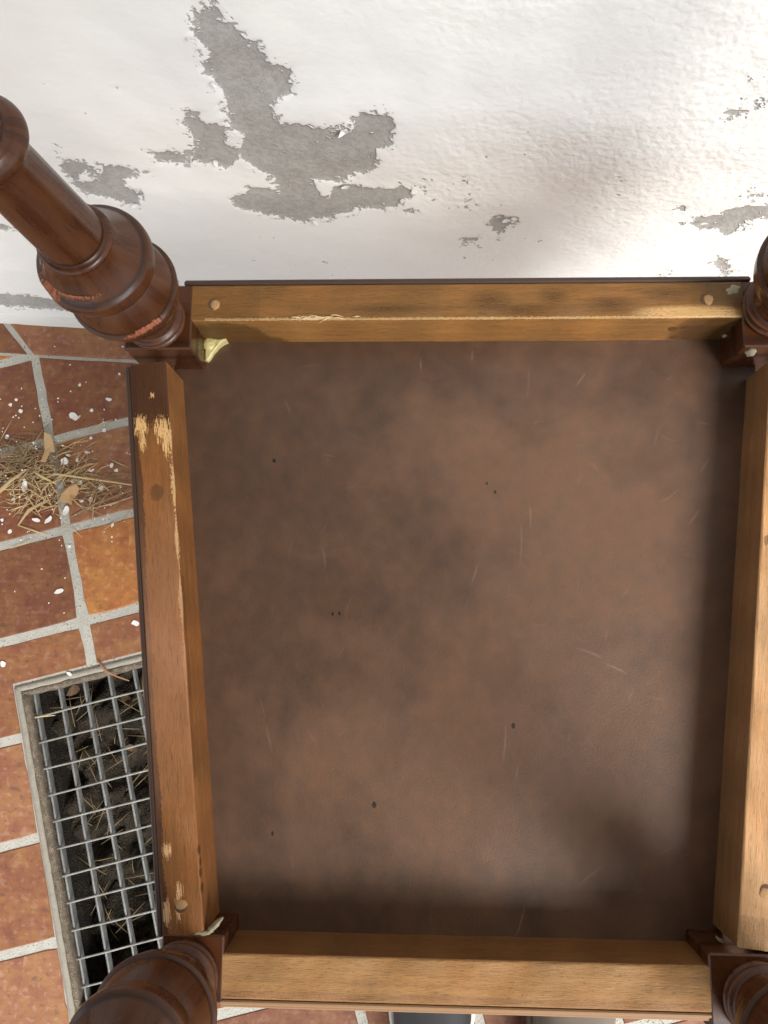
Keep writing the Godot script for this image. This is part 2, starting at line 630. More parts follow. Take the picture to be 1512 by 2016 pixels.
# fired clay: laid in world axes, so that no two tiles show the same piece of it
func clay_textures() -> Array:
	var w := 1024
	var big := noise_bytes(61, 0.008, w, w, 4)
	var mid := noise_bytes(62, 0.03, w, w, 4)
	var fine := noise_bytes(63, 0.25, w, w, 3)
	var lines := stretched(64, 0.06, w, w, 7, 1, 3)
	var scuff := noise_bytes(65, 0.030, w, w, 5)
	var col := PackedByteArray()
	col.resize(w * w * 3)
	var hei := PackedByteArray()
	hei.resize(w * w)
	for i in w * w:
		var a := big[i] / 255.0 - 0.5
		var b := mid[i] / 255.0 - 0.5
		var c := fine[i] / 255.0 - 0.5
		var l := lines[i] / 255.0 - 0.5
		var k := 1.0 + a * 0.35 + b * 0.28 + c * 0.16 + l * 0.16
		var cr := 0.285 * k
		var cg := 0.120 * k * (1.0 + a * 0.35 + b * 0.15)
		var cb := 0.055 * k * (1.0 - b * 0.2)
		var s := scuff[i] / 255.0 + c * 0.08 + l * 0.22
		if s > 0.64:
			var t := clampf((s - 0.64) * 3.0, 0.0, 0.26)
			cr = lerpf(cr, 0.48, t)
			cg = lerpf(cg, 0.33, t)
			cb = lerpf(cb, 0.25, t)
		elif s < 0.27:
			var t := clampf((0.27 - s) * 6.0, 0.0, 0.6)
			cr = lerpf(cr, 0.14, t)
			cg = lerpf(cg, 0.07, t)
			cb = lerpf(cb, 0.045, t)
		col[i * 3] = s8(cr)
		col[i * 3 + 1] = s8(cg)
		col[i * 3 + 2] = s8(cb)
		hei[i] = int(clampf(128.0 + b * 70.0 + c * 60.0 + l * 40.0, 0, 255))
	return [tex(col, w, w), tex(hei, w, w, Image.FORMAT_L8)]

func world_material(t: Array, scale: float, tint: Color, rough: float, relief: float, shift := Vector3.ZERO) -> StandardMaterial3D:
	var m := mat(tint, rough)
	m.uv1_triplanar = true
	m.uv1_world_triplanar = true
	m.uv1_scale = Vector3.ONE * scale
	m.uv1_offset = shift
	m.albedo_texture = t[0]
	m.heightmap_enabled = true
	m.heightmap_texture = t[1]
	m.heightmap_scale = relief
	return m

# a speckled mineral or metal surface from two tones
func speckle_textures(s: int, a0: Color, a1: Color, freq: float, cut: float, spots: Color, size := 512) -> Array:
	var big := noise_bytes(s, freq * 0.15, size, size, 4)
	var fine := noise_bytes(s + 1, freq, size, size, 3)
	var col := PackedByteArray()
	col.resize(size * size * 3)
	var hei := PackedByteArray()
	hei.resize(size * size)
	for i in size * size:
		var a := big[i] / 255.0
		var c := fine[i] / 255.0
		var q := a0.lerp(a1, clampf(0.6 * a + 0.4 * c, 0, 1))
		if c + 0.4 * (a - 0.5) > cut:
			q = q.lerp(spots, clampf((c + 0.4 * (a - 0.5) - cut) * 8.0, 0, 0.85))
		col[i * 3] = s8(q.r)
		col[i * 3 + 1] = s8(q.g)
		col[i * 3 + 2] = s8(q.b)
		hei[i] = int(clampf(a * 90.0 + c * 150.0, 0, 255))
	return [tex(col, size, size), tex(hei, size, size, Image.FORMAT_L8)]


# ---------------------------------------------------------------- pieces of the chair
# a moulded bar: PROFILE (z inwards, y up, v) swept along x, with ends cut to END lines; a hair of unevenness from the plane
func rail_mesh(length: float, profile: Array, skew0: float, skew1: float, s: int, flip_u := false) -> ArrayMesh:
	var n := 40
	var r := RandomNumberGenerator.new()
	r.seed = s
	var pts := PackedVector3Array()
	var uvs := PackedVector2Array()
	var ph := [r.randf() * TAU, r.randf() * TAU, r.randf() * TAU]
	for k in profile.size():
		var p: Vector3 = profile[k]
		for i in n + 1:
			var t := float(i) / n
			var x := (t - 0.5) * length + lerpf(skew0, skew1, t) * p.x
			var wob := 0.00012 * (sin(t * 9.0 + ph[0]) + 0.6 * sin(t * 23.0 + ph[1] + k) + 0.8 * sin(t * 47.0 + ph[2] + 2.0 * k))
			pts.append(Vector3(x, p.y + wob, p.x + wob * 0.7))
			uvs.append(Vector2(1.0 - t if flip_u else t, p.z))
	var m := grid(pts, uvs, profile.size(), n + 1)
	return m

func rail_profile(w: float, depth: float, drop: float) -> Array:
	# from the bottom of the outer face, over the upturned edge, down the inner face; doubled points keep the arrises crisp
	var o := -w / 2
	var i := w / 2
	return [
		Vector3(o, -depth, -0.6), Vector3(o, -drop - 0.0004, -0.02), Vector3(o, -drop - 0.0002, -0.01), Vector3(o + 0.0006, -drop * 0.3, 0.0), Vector3(o + 0.0016, 0, 0.02),
		Vector3(o + 0.002, 0, 0.025), Vector3(i - 0.0016, 0, 0.40), Vector3(i - 0.0012, -0.0001, 0.405), Vector3(i - 0.0003, -0.0006, 0.42), Vector3(i, -0.0016, 0.435), Vector3(i, -0.002, 0.44), Vector3(i, -depth, 1.0),
	]

func leg_profile() -> Array:
	var out := []    # (height, radius)
	var add_line := func(h0: float, r0: float, h1: float, r1: float, n: int) -> void:
		for k in n:
			var t := float(k) / n
			out.append(Vector2(lerpf(h0, h1, t), lerpf(r0, r1, t)))
	var bulge := func(h0: float, h1: float, r0: float, r1: float, amp: float, n: int) -> void:
		for k in n:
			var t := float(k) / n
			out.append(Vector2(lerpf(h0, h1, t), lerpf(r0, r1, t) + amp * sin(PI * t)))
	add_line.call(-0.002, 0.0222, 0.0002, 0.0222, 2)
	bulge.call(0.0003, 0.0066, 0.0212, 0.0214, 0.0030, 10)
	add_line.call(0.0067, 0.0206, 0.0080, 0.0206, 2)
	bulge.call(0.0081, 0.0150, 0.0212, 0.0214, 0.0034, 10)
	add_line.call(0.0152, 0.0205, 0.0170, 0.0205, 2)
	bulge.call(0.0171, 0.0260, 0.0212, 0.0226, 0.0010, 6)
	for k in 22:                                   # the big bulb swells to its sharp lip ...
		var t := float(k) / 22
		out.append(Vector2(lerpf(0.0262, 0.0630, t), 0.0226 + 0.0146 * pow(sin(t * PI / 2), 1.25)))
	bulge.call(0.0632, 0.0672, 0.0374, 0.0372, 0.0011, 6)
	add_line.call(0.0673, 0.0362, 0.0680, 0.0360, 2)
	for k in 16:                                   # ... and rounds off above it
		var t := float(k) / 16
		out.append(Vector2(lerpf(0.0682, 0.0900, t), 0.0358 - 0.0070 * (1.0 - cos(t * PI / 2)) - 0.0012 * t))
	add_line.call(0.0901, 0.0268, 0.0915, 0.0268, 2)
	for k in 14:                                   # the upper bulb
		var t := float(k) / 14
		out.append(Vector2(lerpf(0.0917, 0.1080, t), 0.0292 + 0.0080 * sin(t * PI / 2)))
	bulge.call(0.1081, 0.1150, 0.0371, 0.0356, 0.0007, 8)
	add_line.call(0.1151, 0.0340, 0.1158, 0.0334, 2)
	for k in 18:                                   # a hollow up to the neck
		var t := float(k) / 18
		out.append(Vector2(lerpf(0.1160, 0.1375, t), 0.0332 - 0.0098 * sin(t * PI / 2) + 0.0010 * sin(t * PI)))
	bulge.call(0.1377, 0.1425, 0.0232, 0.0206, 0.0016, 8)
	add_line.call(0.1427, 0.0186, 0.1440, 0.0184, 2)
	add_line.call(0.1441, 0.0200, 0.2310, 0.0176, 24)
	add_line.call(0.2312, 0.0188, 0.2340, 0.0190, 3)
	bulge.call(0.2342, 0.2500, 0.0195, 0.0205, 0.0052, 16)
	add_line.call(0.2502, 0.0186, 0.2530, 0.0178, 3)
	add_line.call(0.2532, 0.0182, 0.3300, 0.0142, 20)
	bulge.call(0.3302, 0.3700, 0.0150, 0.0110, 0.0075, 16)
	out.append(Vector2(0.3702, 0.0))
	return out

func leg_mesh(lean: Vector2, chips: Array, s: int) -> ArrayMesh:
	var prof := leg_profile()
	var sides := 120
	var pts := PackedVector3Array()
	var uvs := PackedVector2Array()
	var n := FastNoiseLite.new()
	n.seed = s
	n.frequency = 18.0
	for p in prof:
		for k in sides + 1:
			var u := float(k) / sides
			var t := TAU * u
			var rr: float = p.y
			for c in chips:
				var e := spot(u, p.x / 0.37, c[0], c[1] + c[4] * (u - c[0]), c[2], c[3])
				if e <= 0.0:
					continue
				e += 0.35 * n.get_noise_2d(u * 4.0, p.x * 20.0)
				if e > 0.1:
					rr -= 0.0016 * minf(1.0, (e - 0.1) * 2.2)
			rr *= 1.0 + 0.0015 * sin(t * 2.0 + p.x * 20.0)
			pts.append(Vector3(lean.x * p.x + rr * cos(t), p.x, lean.y * p.x + rr * sin(t)))
			uvs.append(Vector2(u, p.x / 0.37))
	return grid(pts, uvs, prof.size(), sides + 1, true)

func blob_mesh(size: Vector3, s: int, rough := 0.35, seg := 10) -> ArrayMesh:    # a lump, crumb or flake
	var n := FastNoiseLite.new()
	n.seed = s
	n.frequency = 0.9
	var pts := PackedVector3Array()
	var uvs := PackedVector2Array()
	var rows := seg / 2 + 1
	for i in rows:
		var a := PI * i / (rows - 1)
		for k in seg + 1:
			var b := TAU * k / seg
			var d := Vector3(sin(a) * cos(b), cos(a), sin(a) * sin(b))
			var q := 1.0 + rough * n.get_noise_3dv(d * 1.6) * 1.8
			pts.append(d * size * 0.5 * q)
			uvs.append(Vector2(b / TAU, a / PI))
	return grid(pts, uvs, rows, seg + 1)

func sheet_mesh(poly: Array, thick: float, curl: float) -> ArrayMesh:    # a dry leaf or paint chip: a thin curled plate over a star-shaped outline
	var c := Vector2.ZERO
	for p in poly:
		c += p / poly.size()
	var st := st_new()
	st.set_smooth_group(-1)
	var y := func(p: Vector2) -> float: return curl * (p - c).length_squared() * 60.0
	for i in poly.size():
		var a: Vector2 = poly[i]
		var b: Vector2 = poly[(i + 1) % poly.size()]
		var q := [Vector3(c.x, 0, c.y), Vector3(a.x, y.call(a), a.y), Vector3(b.x, y.call(b), b.y)]
		var up: Vector3 = Vector3.UP * thick
		for t in [[q[0] + up, q[1] + up, q[2] + up], [q[0], q[2], q[1]], [q[1] + up, q[1], q[2] + up], [q[2] + up, q[1], q[2]]]:
			for p in t:
				st.set_uv(Vector2(p.x, p.z))
				st.add_vertex(p)
	st.generate_normals()
	return st.commit()

func chair_part_at(node: Node3D, x: float, y: float, z: float) -> void:
	node.position = Vector3(x, y, z)


# ---------------------------------------------------------------- the scene
func _ready() -> void:
	rng.seed = 20
	ramp.resize(4096)
	for i in 4096:
		ramp[i] = srgb8(i / 4095.0)
	camera_and_light()
	build_wall()
	build_roof()
	build_floor()
	build_drain()
	build_chair()
	build_litter()
	build_shoes()

func camera_and_light() -> void:
	var cam := Camera3D.new()
	cam.name = "camera"
	cam.transform = Transform3D(Basis(Vector3(0.99679, -0.03946, -0.0696), Vector3(-0.0625, 0.15907, -0.98529), Vector3(0.04995, 0.98648, 0.15609)).orthonormalized(), Vector3(0, 1.1, 0))
	cam.fov = 64.42
	cam.near = 0.02
	cam.far = 60.0
	add_child(cam)
	var sky_m := ProceduralSkyMaterial.new()
	sky_m.sky_curve = 0.25
	sky_m.sky_top_color = Color(0.30, 0.36, 0.44)
	sky_m.sky_horizon_color = Color(0.935, 0.945, 0.945)
	sky_m.ground_bottom_color = Color(0.35, 0.32, 0.29)
	sky_m.ground_horizon_color = Color(0.6, 0.58, 0.55)
	sky_m.sun_angle_max = 1.0
	sky_m.sky_energy_multiplier = 1.0
	var sky := Sky.new()
	sky.sky_material = sky_m
	var env := Environment.new()
	env.background_mode = Environment.BG_SKY
	env.sky = sky
	env.tonemap_mode = Environment.TONE_MAPPER_LINEAR
	env.tonemap_exposure = 3.15
	env.sdfgi_enabled = true
	env.ssao_enabled = true
	env.ssil_enabled = true
	var we := WorldEnvironment.new()
	we.name = "world"
	we.environment = env
	add_child(we)
	var sun := DirectionalLight3D.new()
	sun.name = "sun"
	sun.light_energy = 0.5
	sun.light_color = Color(1.0, 0.99, 0.975)
	sun.light_angular_distance = 26.0
	sun.shadow_enabled = true
	sun.look_at_from_position(Vector3(0.60, 0.97, 0.66), Vector3.ZERO)
	add_child(sun)

func build_wall() -> void:
	var m := make_wall_material()
	var wall := base("wall")
	tag(wall, "old white painted plaster wall with grey bare patches where the paint has flaked off", "wall")
	# the face: 4 mm cells, bare plaster a little behind the paint
	var nx := 426
	var ny := 214
	var n := FastNoiseLite.new()
	n.seed = 11
	n.frequency = 5.0
	n.fractal_octaves = 3
	var pts := PackedVector3Array()
	var uvs := PackedVector2Array()
	for j in ny:
		for i in nx:
			var u := float(i) / (nx - 1)
			var v := float(j) / (ny - 1)
			var x := lerpf(WX0, WX1, u)
			var y := WH * (1.0 - v)
			var px := clampi(int(u * 2048), 0, 2047)
			var py := clampi(int(v * 1024), 0, 1023)
			var edge := minf(minf(u, 1.0 - u) * 20.0, v * 12.0)
			var z := WALL_Z + 0.0035 * n.get_noise_2d(x, y) * clampf(edge, 0.0, 1.0)
			if wall_soft[py * 2048 + px] > 0:
				z -= 0.0014
			pts.append(Vector3(x, y, z))
			uvs.append(Vector2(u, v))
	put("painted_face", grid(pts, uvs, ny, nx), m, wall)
	# curled flakes of paint still hanging on along the bare patches
	var shapes := wall_shapes()
	var film := mat(lin(0.80, 0.80, 0.79), 0.85)
	for i in 20:
		var shape: Array = shapes[[0, 0, 0, 1, 1, 4, 4, 7, 10, 13][i % 10]]
		var k := (rng.randi() % (shape.size() / 2)) * 2
		var at := Vector3(shape[k] / 2000.0, shape[k + 1] / 2000.0, WALL_Z + 0.0010)
		if at.x < -0.64 or at.y < 0.02:
			continue
		var r := rng.randf_range(0.0018, 0.0042)
		var poly := []
		for j in 8:
			poly.append(Vector2.from_angle(TAU * j / 8.0) * r * Vector2(1.3, 0.8) * rng.randf_range(0.65, 1.2))
		var o := put("loose_flake", sheet_mesh(poly, 0.0005, rng.randf_range(0.6, 1.6)), film, wall)
		o.position = at
		o.rotation = Vector3(PI / 2 + rng.randf_range(-0.2, 0.2), 0, 0)
		o.rotate_object_local(Vector3.UP, rng.randf() * TAU)
	# the rest of the wall round it, and its thickness behind
	var plain := world_material(speckle_textures(19, Color(0.785, 0.785, 0.775), Color(0.815, 0.815, 0.805), 0.12, 0.9, Color(0.7, 0.7, 0.68)), 4.0, Color.WHITE, 0.9, 0.15)
	for b in [[Vector3(-1.975, 1.3, 0), Vector3(2.05, 2.6, 0.2)], [Vector3(1.775, 1.3, 0), Vector3(2.05, 2.6, 0.2)], [Vector3(-0.1, (2.6 + WH) / 2, 0), Vector3(1.7, 2.6 - WH, 0.2)]]:
		put("masonry", box_mesh(b[1], 0.001, b[0] + Vector3(0, 0, WALL_Z - 0.1)), plain, wall)
	put("masonry", box_mesh(Vector3(1.7, WH, 0.15), 0.001, Vector3(-0.1, WH / 2, WALL_Z - 0.085)), plain, wall)
	# the rounded foot of mortar along the floor
	var fp := PackedVector3Array()
	var fu := PackedVector2Array()
	for k in 7:
		var a := PI / 2 * k / 6
		for i in 90:
			var x := lerpf(-2.4, 2.2, i / 89.0)
			var w := 0.0035 * n.get_noise_2d(x * 4.0, 7.0 + k * 0.3)
			fp.append(Vector3(x, 0.017 * cos(a) + 0.5 * w * cos(a) + 0.0005 - 0.003 * sin(a), WALL_Z - 0.002 + (0.010 + w) * sin(a)))
			fu.append(Vector2(x, k))
	put("mortar_foot", grid(fp, fu, 7, 90), mat(lin(0.66, 0.64, 0.60), 0.9), wall)

func build_roof() -> void:
	# unseen roof added to shade wall and seat from above; open front and right
	var roof := base("added_porch_roof")
	tag(roof, "timber porch roof added out of view to shade the wall and the upturned chair", "roof")
	var boards := mat(lin(0.16, 0.10, 0.06), 0.8)
	for i in 14:
		put("roof_board", box_mesh(Vector3(5.6, 0.025, 0.128), 0.002, Vector3(-1.84, 2.45 - 0.012 * i, WALL_Z + 0.07 + 0.13 * i)), boards, roof)
	for i in 6:
		put("rafter", box_mesh(Vector3(0.07, 0.1, 1.80), 0.004, Vector3(-4.2 + 0.95 * i, 2.31, WALL_Z + 0.91), Basis(Vector3.RIGHT, 0.092)), boards, roof)

func build_floor() -> void:
	var floor_root := base("floor")
	structure(floor_root)
	var grout_t := speckle_textures(71, Color(0.35, 0.335, 0.29), Color(0.56, 0.545, 0.48), 0.10, 0.74, Color(0.14, 0.12, 0.09))
	var grout := world_material(grout_t, 5.0, Color.WHITE, 0.92, 0.12)
	# the mortar bed, one sheet with an opening for the drain
	var st := st_new()
	var hole := Rect2(-0.535, -0.068, 0.40, 0.412)
	var lo := Vector2(-7, -6)
	var hi := Vector2(7, 8)
	st.set_normal(Vector3.UP)
	for r in [[lo.x, lo.y, hi.x, hole.position.y], [lo.x, hole.end.y, hi.x, hi.y], [lo.x, hole.position.y, hole.position.x, hole.end.y], [hole.end.x, hole.position.y, hi.x, hole.end.y]]:
		var q := [Vector2(r[0], r[1]), Vector2(r[2], r[1]), Vector2(r[2], r[3]), Vector2(r[0], r[3])]
		for i in [0, 1, 2, 0, 2, 3]:
			var p := uv_to_world(q[i].x, q[i].y)
			st.set_uv(p)
			st.add_vertex(Vector3(p.x, -0.0012, p.y))
	put("mortar_bed", st.commit(), grout, floor_root)
	# the tiles
	var clay := clay_textures()
	var mats := []
	for t in [[1.0, 1.0, 1.0], [0.88, 0.82, 0.78], [1.06, 1.06, 0.90], [0.82, 0.77, 0.74], [0.93, 0.90, 0.86], [1.14, 1.09, 0.88]]:
		mats.append(world_material(clay, 2.1, Color(t[0], t[1], t[2]), 0.62, 0.10, Vector3(mats.size() * 0.37, 0, mats.size() * 0.23)))
	var grate_gap := PackedVector2Array([V(-0.5425, -0.0785), V(-0.118, -0.0785), V(-0.118, 0.362), V(-0.5425, 0.362)])
	var beyond := PackedVector2Array()      # the strip along the wall, in the tiles' own axes
	for p in [Vector2(-4, -0.3672), Vector2(4, -0.3672), Vector2(4, -3), Vector2(-4, -3)]:
		beyond.append(Vector2(p.dot(E1), p.dot(E2)))
	# the tone of the tiles in view, by row and column
	var known := {Vector2i(-1, -4): 1, Vector2i(-2, -4): 3, Vector2i(-1, -3): 0, Vector2i(-2, -3): 1, Vector2i(-2, -2): 3, Vector2i(-1, -2): 5, Vector2i(-2, -1): 4, Vector2i(-1, -1): 4, Vector2i(-2, 0): 0, Vector2i(-2, 1): 4, Vector2i(-2, 2): 0}
	for row in range(-7, 11):
		var v0 := -0.0065 + 0.131 * row
		var cuts := []
		for col in range(-6, 9):
			cuts.append(-0.181 + 0.2515 * col)
		if row == 3:
			cuts = [-1.69, -1.4385, -1.187, -0.9355, -0.684, -0.4325, -0.181, -0.039, 0.127, 0.322, 0.5735, 0.825, 1.0765, 1.328, 1.5795]
		for c in cuts.size() - 1:
			var g := 0.0058
			var poly := PackedVector2Array([V(cuts[c] + g, v0 + g), V(cuts[c + 1] - g, v0 + g), V(cuts[c + 1] - g, v0 + 0.131 - g), V(cuts[c] + g, v0 + 0.131 - g)])
			var pieces := Geometry2D.clip_polygons(poly, beyond)
			var whole := []
			for p in pieces:
				whole.append_array(Geometry2D.clip_polygons(p, grate_gap))
			var col := int(round((cuts[c] + 0.181) / 0.2515))
			var which: int = known.get(Vector2i(col, row), rng.randi() % 6)
			for p in whole:
				var w := PackedVector2Array()
				for q in p:
					w.append(uv_to_world(q.x, q.y))
				var k := w.size() - 1
				while k >= 0 and w.size() > 3:
					if w[k].distance_to(w[(k + 1) % w.size()]) < 0.005:
						w.remove_at(k)
					k -= 1
				k = 0
				var area := 0.0
				for i in w.size():
					area += w[i].cross(w[(i + 1) % w.size()]) / 2
				if absf(area) < 0.0006:
					continue
				var top := rng.randf_range(-0.0002, 0.0006)
				var tilt := Vector2(rng.randf_range(-0.003, 0.003), rng.randf_range(-0.003, 0.003))
				var me := slab(nibbled(w, 0.02, 0.0022), -0.006, top, 0.0014, tilt)
				if me == null:
					me = slab(w, -0.006, top, 0.0014, tilt)
				# Vector2(rng.randf_range(-0.003, 0.003), rng.randf_range(-0.003, 0.003)))
				if me:
					put("tile", me, mats[which], floor_root)
	# the narrow border along the wall
	var xs := [-2.0, -1.72, -1.44, -1.16, -0.88, -0.604, -0.34, -0.06, 0.22, 0.5, 0.78, 1.06, 1.34, 1.62]
	for i in xs.size() - 1:
		var s0 := 0.046 if i == 5 else 0.0
		var s1 := 0.046 if i == 4 else 0.0
		var p := PackedVector2Array([V(xs[i] + 0.005 - s0 / 2, -0.4195), V(xs[i + 1] - 0.005 - s1 / 2, -0.4195), V(xs[i + 1] - 0.005 + s1 / 2, -0.3715), V(xs[i] + 0.005 + s0 / 2, -0.3715)])
		put("tile", slab(nibbled(p, 0.02, 0.002), -0.006, 0.0004, 0.0014), mats[0 if i == 5 else 3 if i == 4 else rng.randi() % 6], floor_root)

func build_drain() -> void:
	var turn := atan2(0.309, 0.951)
	var steel_t := speckle_textures(81, Color(0.12, 0.12, 0.115), Color(0.34, 0.34, 0.325), 0.10, 0.70, Color(0.40, 0.40, 0.38))
	var steel := world_material(steel_t, 6.0, Color.WHITE, 0.55, 0.06)
	steel.metallic = 0.25
	var zinc := world_material(steel_t, 6.0, Color(1.15, 1.14, 1.1), 0.55, 0.04)
	zinc.metallic = 0.3
	var rust_t := speckle_textures(85, Color(0.05, 0.04, 0.03), Color(0.22, 0.175, 0.125), 0.12, 0.66, Color(0.42, 0.33, 0.22))
	var rust := world_material(rust_t, 9.0, Color.WHITE, 0.95, 0.3)
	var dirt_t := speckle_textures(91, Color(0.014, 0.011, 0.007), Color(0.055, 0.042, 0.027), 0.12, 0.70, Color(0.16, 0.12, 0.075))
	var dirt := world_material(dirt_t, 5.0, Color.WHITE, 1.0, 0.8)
	# the pit under the grate
	var o := uv_to_world(-0.54, -0.073)
	var pit := base("drain_pit", Vector3(o.x, 0, o.y), turn)
	structure(pit)
	var du := 0.41
	var dv := 0.423
	for b in [[Vector3(-0.002, -0.08, dv / 2), Vector3(0.01, 0.155, dv + 0.02)], [Vector3(du + 0.002, -0.08, dv / 2), Vector3(0.01, 0.155, dv + 0.02)], [Vector3(du / 2, -0.08, -0.002), Vector3(du - 0.006, 0.155, 0.01)], [Vector3(du / 2, -0.08, dv + 0.002), Vector3(du - 0.006, 0.155, 0.01)]]:
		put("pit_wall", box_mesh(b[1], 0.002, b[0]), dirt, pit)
	var n := FastNoiseLite.new()
	n.seed = 5
	n.frequency = 14.0
	n.fractal_octaves = 4
	var pts := PackedVector3Array()
	var uvs := PackedVector2Array()
	for j in 70:
		for i in 68:
			var x := lerpf(0, du, i / 67.0)
			var z := lerpf(0, dv, j / 69.0)
			pts.append(Vector3(x, -0.105 + 0.045 * n.get_noise_2d(x, z) + 0.02 * absf(n.get_noise_2d(x * 4, z * 4)), z))
			uvs.append(Vector2(x, z))
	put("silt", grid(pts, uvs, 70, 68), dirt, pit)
	# the grate
	var grate := base("drain_grate", Vector3(o.x, 0, o.y), turn)
	tag(grate, "galvanised steel drain grate set in the tiles beside the upturned chair", "drain grate")
	# a mortar lip that frames it, then the rusty angle
	var lip := world_material(speckle_textures(75, Color(0.20, 0.18, 0.14), Color(0.42, 0.385, 0.32), 0.2, 0.72, Color(0.2, 0.16, 0.11)), 5.0, Color.WHITE, 0.92, 0.12)
	for side in 4:
		var along_z := side < 2
		var st := st_new()
		var st2 := st_new()
		var len := dv if along_z else du
		var at := 0.0 if side % 2 == 0 else (du if along_z else dv)
		var sgn := 1.0 if side % 2 == 0 else -1.0
		var nseg := 34
		for k in 2:
			var prof := [[-0.001, -0.006], [-0.001, 0.0012], [0.0035, 0.0018], [0.0065, 0.0004], [0.007, -0.006]] if k == 0 else [[0.0066, -0.010], [0.0066, -0.0006], [0.009, 0.0004], [0.0125, -0.0004], [0.0140, -0.003], [0.0146, -0.016]]
			var pp := PackedVector3Array()
			var uu := PackedVector2Array()
			for q in prof:
				for i in nseg + 1:
					var t := float(i) / nseg * len
					var w := 0.0016 * n.get_noise_2d(t * 3.0 + side * 9.0, q[0] * 60.0 + k * 5.0) * (1.0 if k == 1 or q[0] > 0.003 else 0.3)
					var e: float = at + sgn * (q[0] + w)
					t = clampf(t, q[0], len - q[0])
					var p := Vector3(e, q[1] + w * 0.5, t) if along_z else Vector3(t, q[1] + w * 0.5 + 0.0002, e)
					pp.append(p)
					uu.append(Vector2(t, q[0]))
			put("mortar_lip" if k == 0 else "frame_edge", grid(pp, uu, prof.size(), nseg + 1), lip if k == 0 else rust, grate)
	var first_u := 0.0212
	var k := 0
	while first_u + 0.0345 * k < du - 0.015:
		# bearing bars: flat irons on edge, thicker at the top from their zinc
		var st := st_new()
		var x := first_u + 0.0345 * k
		var path := []
		for i in 25:
			path.append(lerpf(0.014, dv - 0.016, i / 24.0))
		var pp := PackedVector3Array()
		var uu := PackedVector2Array()
		for q in [[-0.0009, -0.018], [-0.0013, -0.006], [-0.0011, -0.0046], [0.0011, -0.0046], [0.0013, -0.006], [0.0009, -0.018]]:
			for z in path:
				var w := 0.0005 * n.get_noise_2d(z * 6.0, x * 50.0)
				pp.append(Vector3(x + q[0] + w, q[1] + w * 0.4, z))
				uu.append(Vector2(z, q[1]))
		put("bearing_bar", grid(pp, uu, 6, 25), steel, grate)
		k += 1
	for j in 12:
		var z := 0.0102 + 0.0345 * j
		if z > dv - 0.012:
			break
		var p := []
		var r := []
		for i in 30:
			var t := i / 29.0
			p.append(Vector3(lerpf(0.0185, du - 0.0185, t), -0.0030 + 0.0005 * sin(t * 37.0 + j), z + 0.0004 * sin(t * 11.0 + j * 2.0)))
			r.append(0.0013)
		put("cross_rod", tube_mesh(p, r, 8), zinc, grate)
	# what has fallen through
	var st := st_new()
	for i in 260:
		var p := Vector3(rng.randf_range(0.02, du - 0.02), -0.105, rng.randf_range(0.02, dv - 0.02))
		p.y += 0.045 * n.get_noise_2d(p.x, p.z) + 0.014 + rng.randf() * 0.01
		var d := Vector3.FORWARD.rotated(Vector3.UP, rng.randf() * TAU) * rng.randf_range(0.006, 0.03)
		d.y = rng.randf_range(-0.004, 0.006)
		tube(st, [p - d, p + Vector3(0, 0.003, 0), p + d], [0.0005, 0.0009, 0.0004], 4)
	st.generate_normals()
	var chaff := put("fallen_straw", st.commit(), mat(lin(0.24, 0.17, 0.085), 0.9), pit)
	chaff.set_meta("kind", "stuff")
	for i in 5:
		var a := rng.randf() * TAU
		var s := rng.randf_range(0.009, 0.016)
		var poly := []
		for q in 7:
			poly.append(Vector2.from_angle(a + TAU * q / 7.0) * Vector2(s, s * 0.5) * rng.randf_range(0.8, 1.1))
		var leaf := put("fallen_leaf", sheet_mesh(poly, 0.0006, rng.randf_range(0.2, 0.6)), mat(lin(0.14, 0.085, 0.045), 0.85), pit)
		var at: Vector3 = [Vector3(0.118, 0, 0.012), Vector3(0.06, 0, 0.02)][i] if i < 2 else Vector3(rng.randf_range(0.03, 0.2), 0, rng.randf_range(0.03, dv - 0.03))
		at.y = -0.045 if i < 2 else -0.085 + 0.045 * n.get_noise_2d(at.x, at.z)
		leaf.position = at
		leaf.rotation = Vector3(rng.randf_range(-0.5, 0.5), rng.randf() * TAU, rng.randf_range(-0.5, 0.5))

